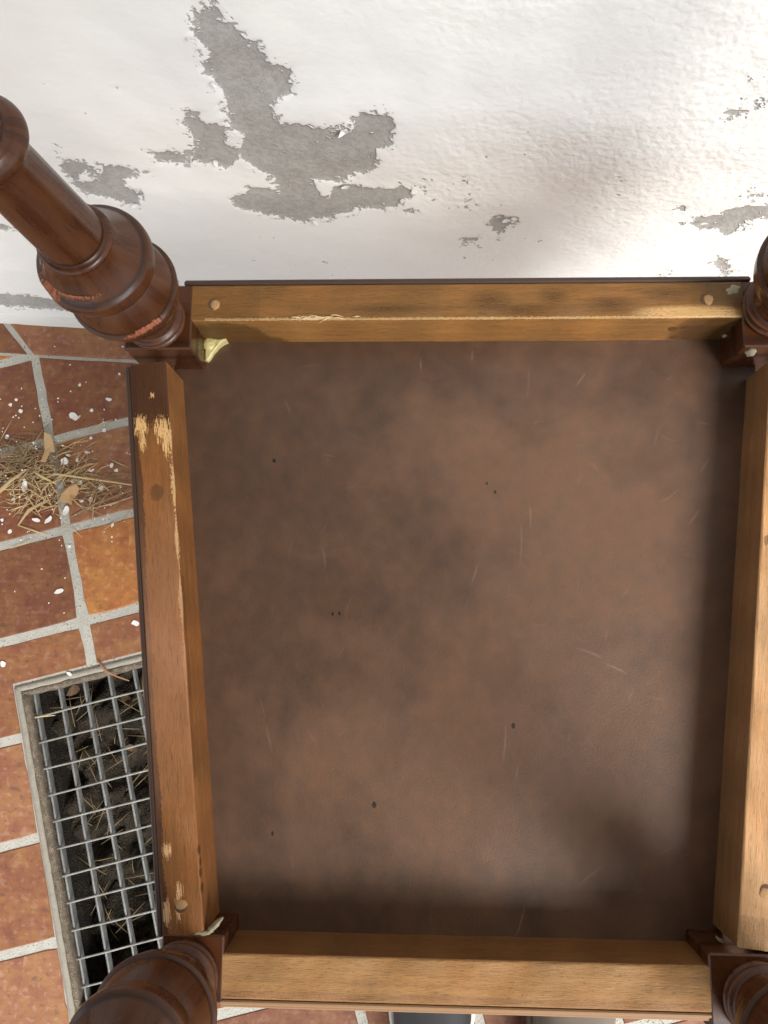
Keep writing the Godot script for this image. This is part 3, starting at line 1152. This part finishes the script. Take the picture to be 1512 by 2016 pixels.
func build_chair() -> void:
	# what it lies on
	var pale := wood_material(wood_texture(301, Color(0.40, 0.25, 0.12), 0.4, func(_u, _v, c, _a, _b, _d): return c), 0.7)
	var stand := base("low_stool", Vector3(CHAIR.x, 0, CHAIR.z), CHAIR_TURN)
	tag(stand, "plain low wooden stool that carries the upturned chair, hidden beneath its seat", "stool")
	put("stool_top", box_mesh(Vector3(0.26, 0.02, 0.24), 0.003, Vector3(0, 0.4, 0)), pale, stand)
	for q in [[-1, -1], [1, -1], [1, 1], [-1, 1]]:
		put("leg", tube_mesh([Vector3(0.12 * q[0], 0.0, 0.11 * q[1]), Vector3(0.1 * q[0], 0.392, 0.09 * q[1])], [0.011, 0.014], 10), pale, stand)

	var chair := base("upturned_chair", CHAIR, CHAIR_TURN)
	tag(chair, "old wooden chair turned upside down, with brown leather seat panel and dark turned legs", "chair")
	var dark_t := leg_texture(120, [])
	var dark := leg_material(dark_t)
	var block_m := leg_material(leg_texture(160, []))
	var edge_m := mat(lin(0.045, 0.022, 0.013), 0.5)
	var half := func(z: float) -> float: return 0.2036 - 0.1173 * z
	# seat panel, a little slack
	var pp := PackedVector3Array()
	var uu := PackedVector2Array()
	var n := FastNoiseLite.new()
	n.seed = 77
	n.frequency = 4.0
	for j in 49:
		for i in 49:
			var v := j / 48.0
			var u := i / 48.0
			var z := lerpf(-0.2373, 0.2373, v)
			var x: float = lerpf(-1, 1, u) * (half.call(z) + 0.008)
			var dip := 16.0 * u * (1 - u) * v * (1 - v)
			pp.append(Vector3(x, PANEL - 0.004 * dip + 0.0012 * n.get_noise_2d(x, z) * minf(1.0, dip * 2.0), z))
			uu.append(Vector2(u, v))
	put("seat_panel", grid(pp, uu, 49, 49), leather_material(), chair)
	var cushion := PackedVector2Array([V(-0.25, -0.25), V(0.25, -0.25), V(0.195, 0.25), V(-0.195, 0.25)])
	put("seat_cushion", slab(cushion, 0.411, 0.4345, 0.004), mat(lin(0.13, 0.075, 0.05), 0.5), chair)

	# rails
	var plain := func(_u, _v, c, _a, _b, _d): return c
	var front_wear := func(u: float, v: float, c: Color, a: float, b: float, f: float) -> Color:
		var k := 1.0
		if v < 0.42:     # the upturned edge: oily, darker, with smudges
			k = 0.86 + 0.14 * a
			for q in [[0.545, 0.20, 0.05, 0.14], [0.66, 0.16, 0.035, 0.12], [0.60, 0.32, 0.10, 0.10], [0.76, 0.26, 0.06, 0.14], [0.36, 0.30, 0.12, 0.1], [0.86, 0.14, 0.05, 0.1]]:
				var e0 := spot(u, v, q[0], q[1], q[2], q[3])
				k -= 0.42 * e0 * clampf(1.0 + b * 1.0 + a * 0.8, 0.0, 1.6)
			if u < 0.13:
				k *= 0.88
			if u > 0.93 and v < 0.3:
				c = c.lerp(Color(0.12, 0.075, 0.035), 0.55)
			var e := spot(u, v, 0.90, 0.36, 0.11, 0.10)
			if e > 0.0:
				c = c.lerp(Color(0.55, 0.34, 0.14), clampf(e * (1.6 + b * 2.0), 0.0, 0.8))
				k = lerpf(k, 1.0, minf(1.0, e * 2.0))
		else:
			k = 1.2
			var e := spot(u, v, 0.04, 0.75, 0.13, 0.40)
			if e > 0.0 and e + a * 0.5 + f * 0.15 > 0.15:
				k = 0.60
			e = spot(u, v, 0.985, 0.72, 0.10, 0.6)
			if e > 0.0:
				k = lerpf(1.0, 0.42, clampf((e + a * 0.4) * 2.5, 0.0, 1.0))
			for q in [[0.885, 0.60], [0.905, 0.58], [0.90, 0.74], [0.945, 0.50]]:
				if spot(u, v, q[0], q[1], 0.012, 0.045) + b * 0.3 > 0.25:
					k = 0.45
		if absf(v - 0.412) < 0.014 + 0.02 * b and u > 0.03:
			c = c.lerp(Color(0.56, 0.37, 0.17), 0.55)
		var e2 := spot(u, v, 0.225, 0.40, 0.05, 0.035)
		if e2 > 0.0 and e2 + b * 0.9 > 0.3:
			c = c.lerp(Color(0.66, 0.48, 0.27), 0.85)
		return Color(c.r * k, c.g * k, c.b * k)
	var left_wear := func(u: float, v: float, c: Color, a: float, b: float, f: float) -> Color:
		if v < 0.42:
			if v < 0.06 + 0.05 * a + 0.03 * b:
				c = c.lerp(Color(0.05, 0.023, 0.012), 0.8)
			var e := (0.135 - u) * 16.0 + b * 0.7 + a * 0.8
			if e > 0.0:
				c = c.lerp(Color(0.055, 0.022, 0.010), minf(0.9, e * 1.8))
			for q in [[0.118, 0.085, 0.030, 0.10], [0.128, 0.33, 0.032, 0.12], [0.15, 0.10, 0.02, 0.05], [0.062, 0.24, 0.009, 0.04], [0.148, 0.36, 0.045, 0.05]]:
				var e4 := spot(u, v, q[0], q[1], q[2], q[3])
				if e4 > 0.0 and e4 + f * 1.3 + b * 0.35 > 0.36:
					c = Color(0.62 + b * 0.2, 0.38 + b * 0.15, 0.155)
			if spot(u, v, 0.245, 0.23, 0.022, 0.11) + b * 0.3 + a * 0.3 > 0.3:
				c = c * 0.62
			for q in [[0.862, 0.10, 0.018, 0.06], [0.962, 0.06, 0.03, 0.05], [0.955, 0.18, 0.03, 0.05], [0.93, 0.2, 0.018, 0.05]]:
				var e5 := spot(u, v, q[0], q[1], q[2], q[3])
				if e5 > 0.0 and e5 + f * 1.3 + b * 0.35 > 0.36:
					c = Color(0.60, 0.36, 0.17)
			c = c.lerp(Color(0.40, 0.20, 0.115), clampf(0.30 - absf(u - 0.52), 0.0, 0.3) * 1.4)
		else:
			c = c.lerp(Color(0.30, 0.14, 0.05), clampf(0.35 - u, 0.0, 0.35) * (1.0 + 2.0 * a))
			if v < 0.5 and u > 0.40 and u < 0.75:
				c = c * (0.80 + 0.2 * b)
		for q in [[0.868, 0.44, 0.012, 0.04], [0.888, 0.45, 0.010, 0.03], [0.905, 0.44, 0.012, 0.04], [0.93, 0.45, 0.013, 0.045]]:
			if spot(u, v, q[0], q[1], q[2], q[3]) + b * 0.4 > 0.3:
				c = c * 0.4
		var ridge := 0.415 + 0.02 * sin(u * 22.0) * b * 3.0
		if u > 0.13 and u < 0.62 and absf(v - ridge) < 0.016 + 0.03 * b + 0.012 * sin(u * 60.0):
			c = c.lerp(Color(0.60, 0.38, 0.18), 0.7 * clampf((0.62 - u) * 3.0, 0, 1))
		return c
	var back_wear_and_shade := func(u: float, v: float, c: Color, a: float, b: float, f: float) -> Color:
		if v < 0.08 + 0.04 * a:
			c = c.lerp(Color(0.22, 0.11, 0.05), clampf(0.5 + b * 1.5, 0, 0.7))
		if v > 0.05 and v < 0.42 and b * 0.8 + f * 0.6 < -0.30:
			c = c * 0.72
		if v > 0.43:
			c = Color(c.r * 0.50, c.g * 0.42, c.b * 0.34)  # inner face coloured darker to deepen the shade on it
		return c
	var right_wear_and_shade := func(u: float, v: float, c: Color, a: float, b: float, f: float) -> Color:
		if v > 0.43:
			c = Color(c.r * 0.42, c.g * 0.37, c.b * 0.32)  # shade of the inner face put into its colour
		elif u > 0.95 or u < 0.03:
			c = c * (0.8 + 0.3 * b)
		if spot(u, v, 0.33, 0.36, 0.012, 0.05) + b * 0.5 > 0.3:
			c = c * 0.5
		return c
	var fm := wood_material(wood_texture(201, Color(0.215, 0.100, 0.029), 0.45, front_wear), 0.5)
	var lm := wood_material(wood_texture(211, Color(0.21, 0.084, 0.025), 0.55, left_wear), 0.5)
	var bm := wood_material(wood_texture(221, Color(0.315, 0.164, 0.062), 0.40, back_wear_and_shade), 0.6)
	var rm := wood_material(wood_texture(231, Color(0.47, 0.262, 0.120), 0.30, right_wear_and_shade), 0.6)
	var prof := rail_profile(0.029, 0.072, 0.0016)
	var side_len := 0.455
	var slope := atan(0.1173)
	var spec := [
		["front_rail", Vector3(0, RAIL_TOP, -0.2273 - 0.0145), 0.0, 0.425, fm, false],
		["back_rail", Vector3(0, RAIL_TOP, 0.2273 + 0.0145), PI, 0.335, bm, true],
		["side_rail", Vector3(-(0.2036 + 0.0146), RAIL_TOP, 0.012), PI / 2 + slope, 0.412, lm, true],
		["side_rail", Vector3(0.2036 + 0.0146, RAIL_TOP, 0.012), -PI / 2 - slope, 0.412, rm, false],
	]
	var rails := []
	for s in spec:
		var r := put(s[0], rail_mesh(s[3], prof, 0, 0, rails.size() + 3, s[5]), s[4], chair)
		r.position = s[1]
		r.rotation.y = s[2]
		rails.append(r)
	# mouldings along the outer arris: stained in front, bare and doubled behind
	for i in 4:
		var st := st_new()
		var l: float = spec[i][3]
		if i == 1:
			box(st, Vector3(0, -0.0022, -0.0164), Vector3(l, 0.004, 0.0030), 0.0009)
			box(st, Vector3(0, -0.0045, -0.0188), Vector3(l, 0.005, 0.0026), 0.0009)
		elif i == 0:
			box(st, Vector3(0, -0.0034, -0.0169), Vector3(l + 0.01, 0.006, 0.0046), 0.0015)
		else:
			box(st, Vector3(0, -0.0036, -0.0163), Vector3(l, 0.006, 0.0034), 0.0015)
		var em := edge_m
		if i == 1:
			em = mat(lin(0.30, 0.165, 0.075), 0.6)
		put("edge_moulding", st.commit(), em, rails[i])
		put("apron_face", box_mesh(Vector3(l - 0.03, 0.062, 0.0022), 0.0006, Vector3(0, -0.0395, -0.0156)), block_m, rails[i])
	# dowel ends that show in the rails: a plug in a bored ring
	var plug := mat(lin(0.36, 0.205, 0.085), 0.8)
	var bore := mat(lin(0.10, 0.05, 0.025), 0.9)
	for q in [[0, -0.193, 0.0015], [0, 0.183, 0.0], [2, -0.187, 0.0], [3, 0.168, -0.002]]:
		var ring := st_new()
		var pk: Array = []
		var m1 := CylinderMesh.new()
		m1.top_radius = 0.0042
		m1.bottom_radius = 0.0042
		m1.height = 0.001
		m1.radial_segments = 20
		m1.rings = 1
		var hole := put("dowel_hole", m1, bore, rails[q[0]])
		hole.position = Vector3(q[1], 0.0001, q[2])
		var d := put("dowel", blob_mesh(Vector3(0.0072, 0.0024, 0.0086), 31 + q[0] * 3 + int(q[1] * 50), 0.15, 18), plug, rails[q[0]])
		d.position = Vector3(q[1] + 0.0012, 0.0001, q[2] + 0.0003)
	# splinters raised along the inner arris of the front rail
	var frayed := mat(lin(0.66, 0.47, 0.26), 0.8)
	var st := st_new()
	for k in 11:
		var x := rng.randfn(-0.112, 0.011)
		var a := rng.randf_range(-0.5, 0.5)
		var l := rng.randf_range(0.003, 0.009)
		var d := Vector3(cos(a), rng.randf_range(-0.1, 0.25), sin(a)) * l
		var p := Vector3(x, 0.0006, 0.0128 + rng.randf_range(-0.0015, 0.0015))
		tube(st, [p - d, p + Vector3(0, 0.0009, 0), p + d], [0.0001, 0.0005, 0.0001], 5, 0.5)
	st.generate_normals()
	put("splinters", st.commit(), frayed, rails[0])

	# legs with their corner blocks
	var chips := [[0.385, 0.305, 0.055, 0.020, 0.0], [0.31, 0.322, 0.13, 0.006, -0.03], [0.175, 0.176, 0.085, 0.013, -0.06], [0.44, 0.33, 0.02, 0.03, 0.0]]
	var chipped := leg_material(leg_texture(140, chips))
	var shared := leg_mesh(Vector2.ZERO, [], 4)
	var leans := [Vector2(-0.037, 0.036), Vector2(0, 0), Vector2(0, 0), Vector2(0, 0)]
	var spots := [Vector3(-0.2355, RAIL_TOP, -0.2300), Vector3(0.2345, RAIL_TOP, -0.2300), Vector3(-0.187, RAIL_TOP, 0.2370), Vector3(0.1850, RAIL_TOP, 0.2440)]
	for i in 4:
		var me := leg_mesh(leans[i], chips, 4) if i == 0 else shared
		var leg := put("leg", me, chipped if i == 0 else dark, chair)
		leg.position = spots[i] + [Vector3(-0.002, 0, 0.003), Vector3(-0.003, 0, -0.004), Vector3(-0.005, 0, 0.005), Vector3(0.006, 0, 0.002)][i]
		leg.rotation.y = 0.0 if i == 0 else i * 1.9
		var side: float = [0.052, 0.052, 0.043, 0.050][i]
		var block := put("corner_block", box_mesh(Vector3(side, 0.078, side), 0.0012, Vector3(0, -0.0384, 0)), block_m, leg)
		block.position = spots[i] - leg.position
		if i:
			block.position = (spots[i] - leg.position).rotated(Vector3.UP, -leg.rotation.y)
			block.rotation.y = -leg.rotation.y
	# glue and filler in the corners
	var glue := mat(lin(0.55, 0.47, 0.20), 0.35)
	var filler := mat(lin(0.30, 0.26, 0.17), 0.85)
	# a run of old glue webbed across the corner
	var web := PackedVector2Array([V(-0.2105, -0.2283), V(-0.1985, -0.2283), V(-0.1915, -0.2281), V(-0.1905, -0.2266), V(-0.1945, -0.2248), V(-0.1985, -0.2215), V(-0.2025, -0.2165), V(-0.2055, -0.2115), V(-0.2075, -0.2095), V(-0.2105, -0.2100)])
	put("glue", slab(nibbled(web, 0.0025, 0.0006), PANEL - 0.004, PANEL + 0.0062, 0.0016, Vector2(0.18, -0.16)), glue, chair)
	for q in [[Vector3(-0.2062, PANEL + 0.006, -0.2235), Vector3(0.011, 0.006, 0.012)], [Vector3(-0.2005, PANEL + 0.005, -0.2263), Vector3(0.010, 0.005, 0.005)]]:
		var g := put("glue", blob_mesh(q[1], 5, 0.12, 22), glue, chair)
		g.position = q[0]
	for q in [[Vector3(-0.1745, RAIL_TOP - 0.004, 0.2120), Vector3(0.016, 0.010, 0.004), 0.75], [Vector3(-0.182, RAIL_TOP - 0.001, 0.2150), Vector3(0.014, 0.003, 0.003), 0.1], [Vector3(0.2165, RAIL_TOP - 0.008, -0.2030), Vector3(0.007, 0.014, 0.003), -0.5], [Vector3(0.203, RAIL_TOP, -0.249), Vector3(0.011, 0.0012, 0.007), 0.4], [Vector3(0.176, RAIL_TOP - 0.022, 0.2185), Vector3(0.007, 0.006, 0.0025), -0.7], [Vector3(0.2085, PANEL + 0.012, -0.2262), Vector3(0.004, 0.006, 0.003), 0.0]]:
		var f := put("filler", blob_mesh(q[1], int(q[0].x * 900), 0.4, 14), filler, chair)
		f.position = q[0]
		f.rotation.y = q[2]

func build_litter() -> void:
	var paint := mat(lin(0.80, 0.78, 0.74), 0.85)
	var tan_m := mat(lin(0.47, 0.33, 0.165), 0.8)
	var straw_m := mat(lin(0.58, 0.43, 0.21), 0.65)
	var brown_m := mat(lin(0.26, 0.17, 0.09), 0.85)
	# flakes of paint: (x, z, length mm, width mm, turn, label)
	var flakes := [
		[-0.5033, -0.2819, 15, 11, 0.6, "large white paint flake alone on the dark tile nearest the wall"],
		[-0.4866, -0.1886, 17, 10, 0.1, "large oval white paint flake at the right edge of the straw pile"],
		[-0.5596, -0.1783, 19, 9, 1.5, "long upright white paint flake lying in the straw pile"],
		[-0.4929, -0.0359, 13, 8, -0.3, "white paint flake in the middle of the brown tile above the grate"],
		[-0.3814, 0.0000, 11, 8, 0.0, "round white paint flake on the tile edge close under the chair rail"],
		[-0.5566, 0.0668, 9, 7, 0.9, "white paint flake on the tile just left of the grate's corner"],
		[-0.4634, 0.0737, 8, 5, 0.3, "small white paint flake resting on the grate's mortar lip"],
		[-0.4575, -0.3107, 10, 5, 0.1, "thin white paint flake on the dark tile close to the chair's front leg"],
		[-0.5079, -0.2172, 11, 10, 0.8, "lumpy white paint flake above the oval one in the straw"],
		[-0.4978, -0.1474, 9, 13, 0.2, "white paint flake below the dry brown leaf"],
		[-0.5197, -0.1324, 7, 14, 0.7, "slanting white paint flake below the straw pile, the right one of two"],
		[-0.5370, -0.1313, 11, 6, 0.2, "flat white paint flake below the straw pile, the left one of two"],
		[-0.4517, -0.1828, 9, 9, 0.6, "white paint flake between the straw pile and the chair rail"],
	]
	for q in [[-0.5969, -0.2480], [-0.5983, -0.2176], [-0.5537, -0.1983], [-0.5557, -0.1611], [-0.5744, -0.1592], [-0.5895, -0.1822], [-0.5047, -0.2262], [-0.4915, -0.2204], [-0.4714, -0.2063], [-0.4420, -0.2154], [-0.4791, -0.2322], [-0.4260, -0.1859], [-0.4760, -0.2530], [-0.4584, -0.2652], [-0.5729, -0.1133], [-0.5868, -0.1289], [-0.4781, -0.1624], [-0.4647, -0.1654], [-0.4301, -0.1317], [-0.4339, -0.2086], [-0.4869, -0.0982], [-0.4467, -0.3490], [-0.5021, -0.3292], [-0.4804, -0.2929], [-0.5913, -0.3022], [-0.5984, -0.2943], [-0.5823, -0.2862]]:
		flakes.append([q[0], q[1], rng.randf_range(4.0, 8.0), rng.randf_range(3.0, 6.0), rng.randf() * 3.0, ""])
	for i in flakes.size():
		var f: Array = flakes[i]
		var poly := []
		var k := 9
		for j in k:
			poly.append(Vector2.from_angle(TAU * j / k) * Vector2(f[2], f[3]) * 0.0005 * rng.randf_range(0.72, 1.15))
		var o := put("paint_flake", sheet_mesh(poly, 0.0012, rng.randf_range(0.2, 0.9)), paint)
		var lift := 0.004 if f[5].contains("straw") else 0.0008
		o.position = Vector3(f[0], lift, f[1])
		o.rotation = Vector3(rng.randf_range(-0.12, 0.12), -f[4], rng.randf_range(-0.12, 0.12))
		if f[5]:
			tag(o, f[5], "paint flake", "white paint flakes on the floor")
		else:
			tag(o, "small white crumb of paint scattered round the straw on the tiles", "paint flake", "small paint crumbs on the floor")
	# dust of the same, too fine to count, and the pile of dry grass
	var st := st_new()
	for i in 150:
		var p := Vector3(-0.53 + rng.randfn(0, 0.07), 0.0012 if i % 2 else 0.009, -0.20 + rng.randfn(0, 0.075))
		if p.z < -0.40 or p.x > -0.2:
			continue
		box(st, p, Vector3(rng.randf_range(0.001, 0.003), 0.001, rng.randf_range(0.001, 0.0024)), 0.0003, Basis(Vector3.UP, rng.randf() * TAU))
	var dust := put("paint_dust", st.commit(), paint)
	tag(dust, "fine white specks of flaked paint strewn over the tiles and straw", "paint dust")
	dust.set_meta("kind", "stuff")
	var piles := [[brown_m, 190, Vector2(-0.575, -0.215), Vector2(0.034, 0.022)], [tan_m, 150, Vector2(-0.535, -0.19), Vector2(0.045, 0.026)], [straw_m, 90, Vector2(-0.53, -0.185), Vector2(0.05, 0.028)], [brown_m, 34, Vector2(-0.45, -0.185), Vector2(0.03, 0.016)]]
	var labels := ["dark brown tangle of dead grass at the back of the straw pile", "tan dry grass heaped on the tiles beside the chair", "pale yellow straw blades on top of the grass heap", "thin brown grass wisps reaching from the heap towards the chair rail"]
	for q in 4:
		st = st_new()
		for i in piles[q][1]:
			var c := Vector3(piles[q][2].x + rng.randfn(0, piles[q][3].x), 0, piles[q][2].y + rng.randfn(0, piles[q][3].y))
			var away := Vector2((c.x - piles[q][2].x) / piles[q][3].x, (c.z - piles[q][2].y) / piles[q][3].y).length()
			c.y = 0.001 + rng.randf() * maxf(0.001, 0.012 - 0.005 * away)
			var a := rng.randfn(0.35, 0.75)
			var l := rng.randf_range(0.006, 0.026)
			var d := Vector3(cos(a) * l, rng.randf_range(-0.05, 0.15) * l, -sin(a) * l)
			var bend := Vector3(rng.randf_range(-0.2, 0.2), 0.1, rng.randf_range(-0.2, 0.2)) * l
			var w := rng.randf_range(0.0004, 0.0011)
			tube(st, [c - d, c + bend, c + d], [w * 0.4, w, w * 0.3], 4, 0.4)
		st.generate_normals()
		var g := put("dry_grass", st.commit(), piles[q][0])
		tag(g, labels[q], "dry grass")
		g.set_meta("kind", "stuff")
	# single blades, stalks and leaves that stand out
	var stalks := [
		["straw_blade", [V(-0.5283, -0.1948), V(-0.5161, -0.1970), V(-0.4756, -0.1937), V(-0.4280, -0.1901), V(-0.4000, -0.1880)], 0.0013, straw_m, 0.010, "long yellow straw blade running from the heap to the chair rail", "straw"],
		["straw_blade", [V(-0.5256, -0.1594), V(-0.5491, -0.1449), V(-0.5619, -0.1226)], 0.0024, tan_m, 0.004, "broad tan straw blade bent down at the near side of the heap", "straw"],
		["straw_blade", [V(-0.5619, -0.1226), V(-0.5400, -0.1170), V(-0.5190, -0.1110)], 0.0011, straw_m, 0.003, "thin straw stalk lying across the grout below the heap", "straw"],
		["straw_blade", [V(-0.6100, -0.1500), V(-0.5760, -0.1835), V(-0.5572, -0.2025)], 0.0026, tan_m, 0.012, "thick tan straw blade sloping across the heap's outer side", "straw"],
		["straw_blade", [V(-0.5494, -0.1993), V(-0.5320, -0.1910), V(-0.5143, -0.1833)], 0.0018, straw_m, 0.013, "short pale straw blade lying across the middle of the heap", "straw"],
		["grass_stalk", [V(-0.4901, -0.1379), V(-0.4567, -0.1594), V(-0.4054, -0.1828), V(-0.385, -0.19)], 0.0013, brown_m, 0.004, "brown grass stalk slanting up to the chair rail, the longer of two", "stalk"],
		["grass_stalk", [V(-0.4630, -0.1518), V(-0.4283, -0.1633), V(-0.4022, -0.1743), V(-0.38, -0.182)], 0.0010, tan_m, 0.003, "light grass stalk just below the longer brown one", "stalk"],
		["twig", [V(-0.4254, 0.0535), V(-0.4190, 0.0610), V(-0.4118, 0.0667), V(-0.3960, 0.0725), V(-0.3806, 0.0766)], 0.0015, mat(lin(0.33, 0.155, 0.075), 0.7), 0.004, "curved reddish brown twig lying over the top edge of the grate", "twig"],
		["straw_blade", [V(-0.5028, 0.1335), V(-0.4900, 0.1310), V(-0.4756, 0.1288)], 0.0009, straw_m, 0.001, "yellow straw caught on the second rod of the grate", "straw"],
	]
	for s in stalks:
		var p := []
		var r := []
		var pts: Array = s[1]
		for i in pts.size():
			var t := float(i) / (pts.size() - 1)
			p.append(Vector3(pts[i].x, 0.0015 + s[4] * sin(PI * (0.15 + 0.7 * t)), pts[i].y))
			r.append(s[2] * (0.5 + 0.6 * sin(PI * clampf(t + 0.15, 0, 1))))
		var o := put(s[0], tube_mesh(p, r, 6, 0.5), s[3])
		tag(o, s[5], s[6])
	var l1 := put("dry_leaf", sheet_mesh([V(-0.006, -0.021), V(0.004, -0.019), V(0.007, -0.008), V(0.011, 0.004), V(0.002, 0.006), V(0.001, 0.020), V(-0.006, 0.021), V(-0.006, 0.004), V(-0.008, -0.008)], 0.0007, 0.25), mat(lin(0.44, 0.29, 0.14), 0.8))
	l1.position = Vector3(-0.5285, 0.012, -0.2330)
	l1.rotation = Vector3(0.25, -0.1, 0.15)
	tag(l1, "torn tan leaf sticking up at the back of the straw heap", "leaf")
	var l2 := put("dry_leaf", sheet_mesh([V(0.004, -0.017), V(0.010, -0.012), V(0.009, -0.002), V(0.005, 0.008), V(0.008, 0.013), V(0.0, 0.012), V(-0.010, 0.013), V(-0.011, 0.003), V(-0.005, -0.009)], 0.0007, 0.3), mat(lin(0.46, 0.28, 0.125), 0.75))
	l2.position = Vector3(-0.4930, 0.005, -0.1700)
	l2.rotation = Vector3(0.1, -0.25, -0.15)
	tag(l2, "flat brown pointed leaf under the oval paint flake", "leaf")

# a lace-up shoe, toe towards -z, loft of sections from heel to toe
func make_shoe(called: String, label: String, at: Vector3, turn: float, mirror: float, upper: StandardMaterial3D, tongue_m: StandardMaterial3D, sole_m: StandardMaterial3D, lace_m: StandardMaterial3D) -> void:
	var shoe := base(called, at, turn)
	tag(shoe, label, "shoe", "shoes standing at the chair's back rail")
	var secs := [[0.0, 0.026, 0.060], [0.015, 0.034, 0.078], [0.05, 0.037, 0.082], [0.09, 0.036, 0.080], [0.12, 0.037, 0.086], [0.15, 0.042, 0.082], [0.18, 0.047, 0.068], [0.21, 0.049, 0.056], [0.24, 0.045, 0.048], [0.265, 0.035, 0.040], [0.28, 0.020, 0.030], [0.286, 0.008, 0.020]]
	var pp := PackedVector3Array()
	var uu := PackedVector2Array()
	var na := 19
	for s in secs:
		var d: float = s[0]
		var open := clampf(1.0 - absf(d - 0.065) / 0.055, 0.0, 1.0)    # the ankle opening
		var reach := lerpf(PI / 2, 0.95, sqrt(open))
		for k in na:
			var t := float(k) / (na - 1) * 2.0 - 1.0
			var a := absf(t)
			var ang := (1.0 - a) * reach
			var side := signf(t) if t != 0 else 1.0
			var x: float = s[1] * pow(cos(ang), 0.75) * side * (1.0 + 0.10 * side * mirror * smoothstep(0.12, 0.24, d))
			if k == (na - 1) / 2 and open > 0.0:
				x = -0.0001
			var y: float = 0.022 + (s[2] - 0.010) * pow(sin(ang), 0.8)
			pp.append(Vector3(x, y, 0.14 - d))
			uu.append(Vector2(d * 4, t))
	put("upper", grid(pp, uu, secs.size(), na), upper, shoe)
	var out := PackedVector2Array()
	for s in secs:
		out.append(Vector2(s[1] * (1.12 + 0.10 * mirror * smoothstep(0.12, 0.24, s[0])), 0.14 - s[0]))
	for i in secs.size():
		var s: Array = secs[secs.size() - 1 - i]
		out.append(Vector2(-s[1] * (1.12 - 0.10 * mirror * smoothstep(0.12, 0.24, s[0])), 0.14 - s[0]))
	put("sole", slab(out, 0.0, 0.026, 0.003), sole_m, shoe)
	var tp := PackedVector3Array()
	var tu := PackedVector2Array()
	for i in 9:
		var d := lerpf(0.205, 0.085, i / 8.0)
		for k in 9:
			var t := k / 4.0 - 1.0
			tp.append(Vector3(t * lerpf(0.017, 0.026, i / 8.0), lerpf(0.062, 0.112, pow(i / 8.0, 0.8)) - 0.007 * t * t + 0.003 * sin(i * 1.7 + t * 2.0), 0.14 - d))
			tu.append(Vector2(t, d))
	put("tongue", grid(tp, tu, 9, 9, true), tongue_m, shoe)
	for i in 5:
		var d := 0.195 - 0.018 * i
		var y := lerpf(0.068, 0.100, i / 4.0)
		var pts := []
		for k in 7:
			var t := k / 3.0 - 1.0
			pts.append(Vector3(t * 0.026, y - 0.011 * t * t, 0.14 - d + 0.006 * t * (1 if i % 2 else -1)))
		put("lace", tube_mesh(pts, [0.0022, 0.0024, 0.0024, 0.0024, 0.0024, 0.0024, 0.0022], 6, 0.6), lace_m, shoe)

func build_shoes() -> void:
	var slate := mat(lin(0.040, 0.039, 0.040), 0.6)
	var cloth := mat(lin(0.20, 0.20, 0.23), 0.9)
	var white := mat(lin(0.62, 0.60, 0.55), 0.7)
	var taupe := mat(lin(0.17, 0.14, 0.11), 0.85)
	var pale := mat(lin(0.30, 0.27, 0.23), 0.9)
	make_shoe("shoe", "dark slate shoe with grey cloth tongue and white sole edge below the back rail", Vector3(0.050, 0, 0.487), 0.12, 1.0, slate, cloth, white, cloth)
	make_shoe("shoe", "worn taupe shoe below the back rail, nearer the dark corner leg", Vector3(0.212, 0, 0.478), -0.12, -1.0, taupe, pale, taupe, pale)
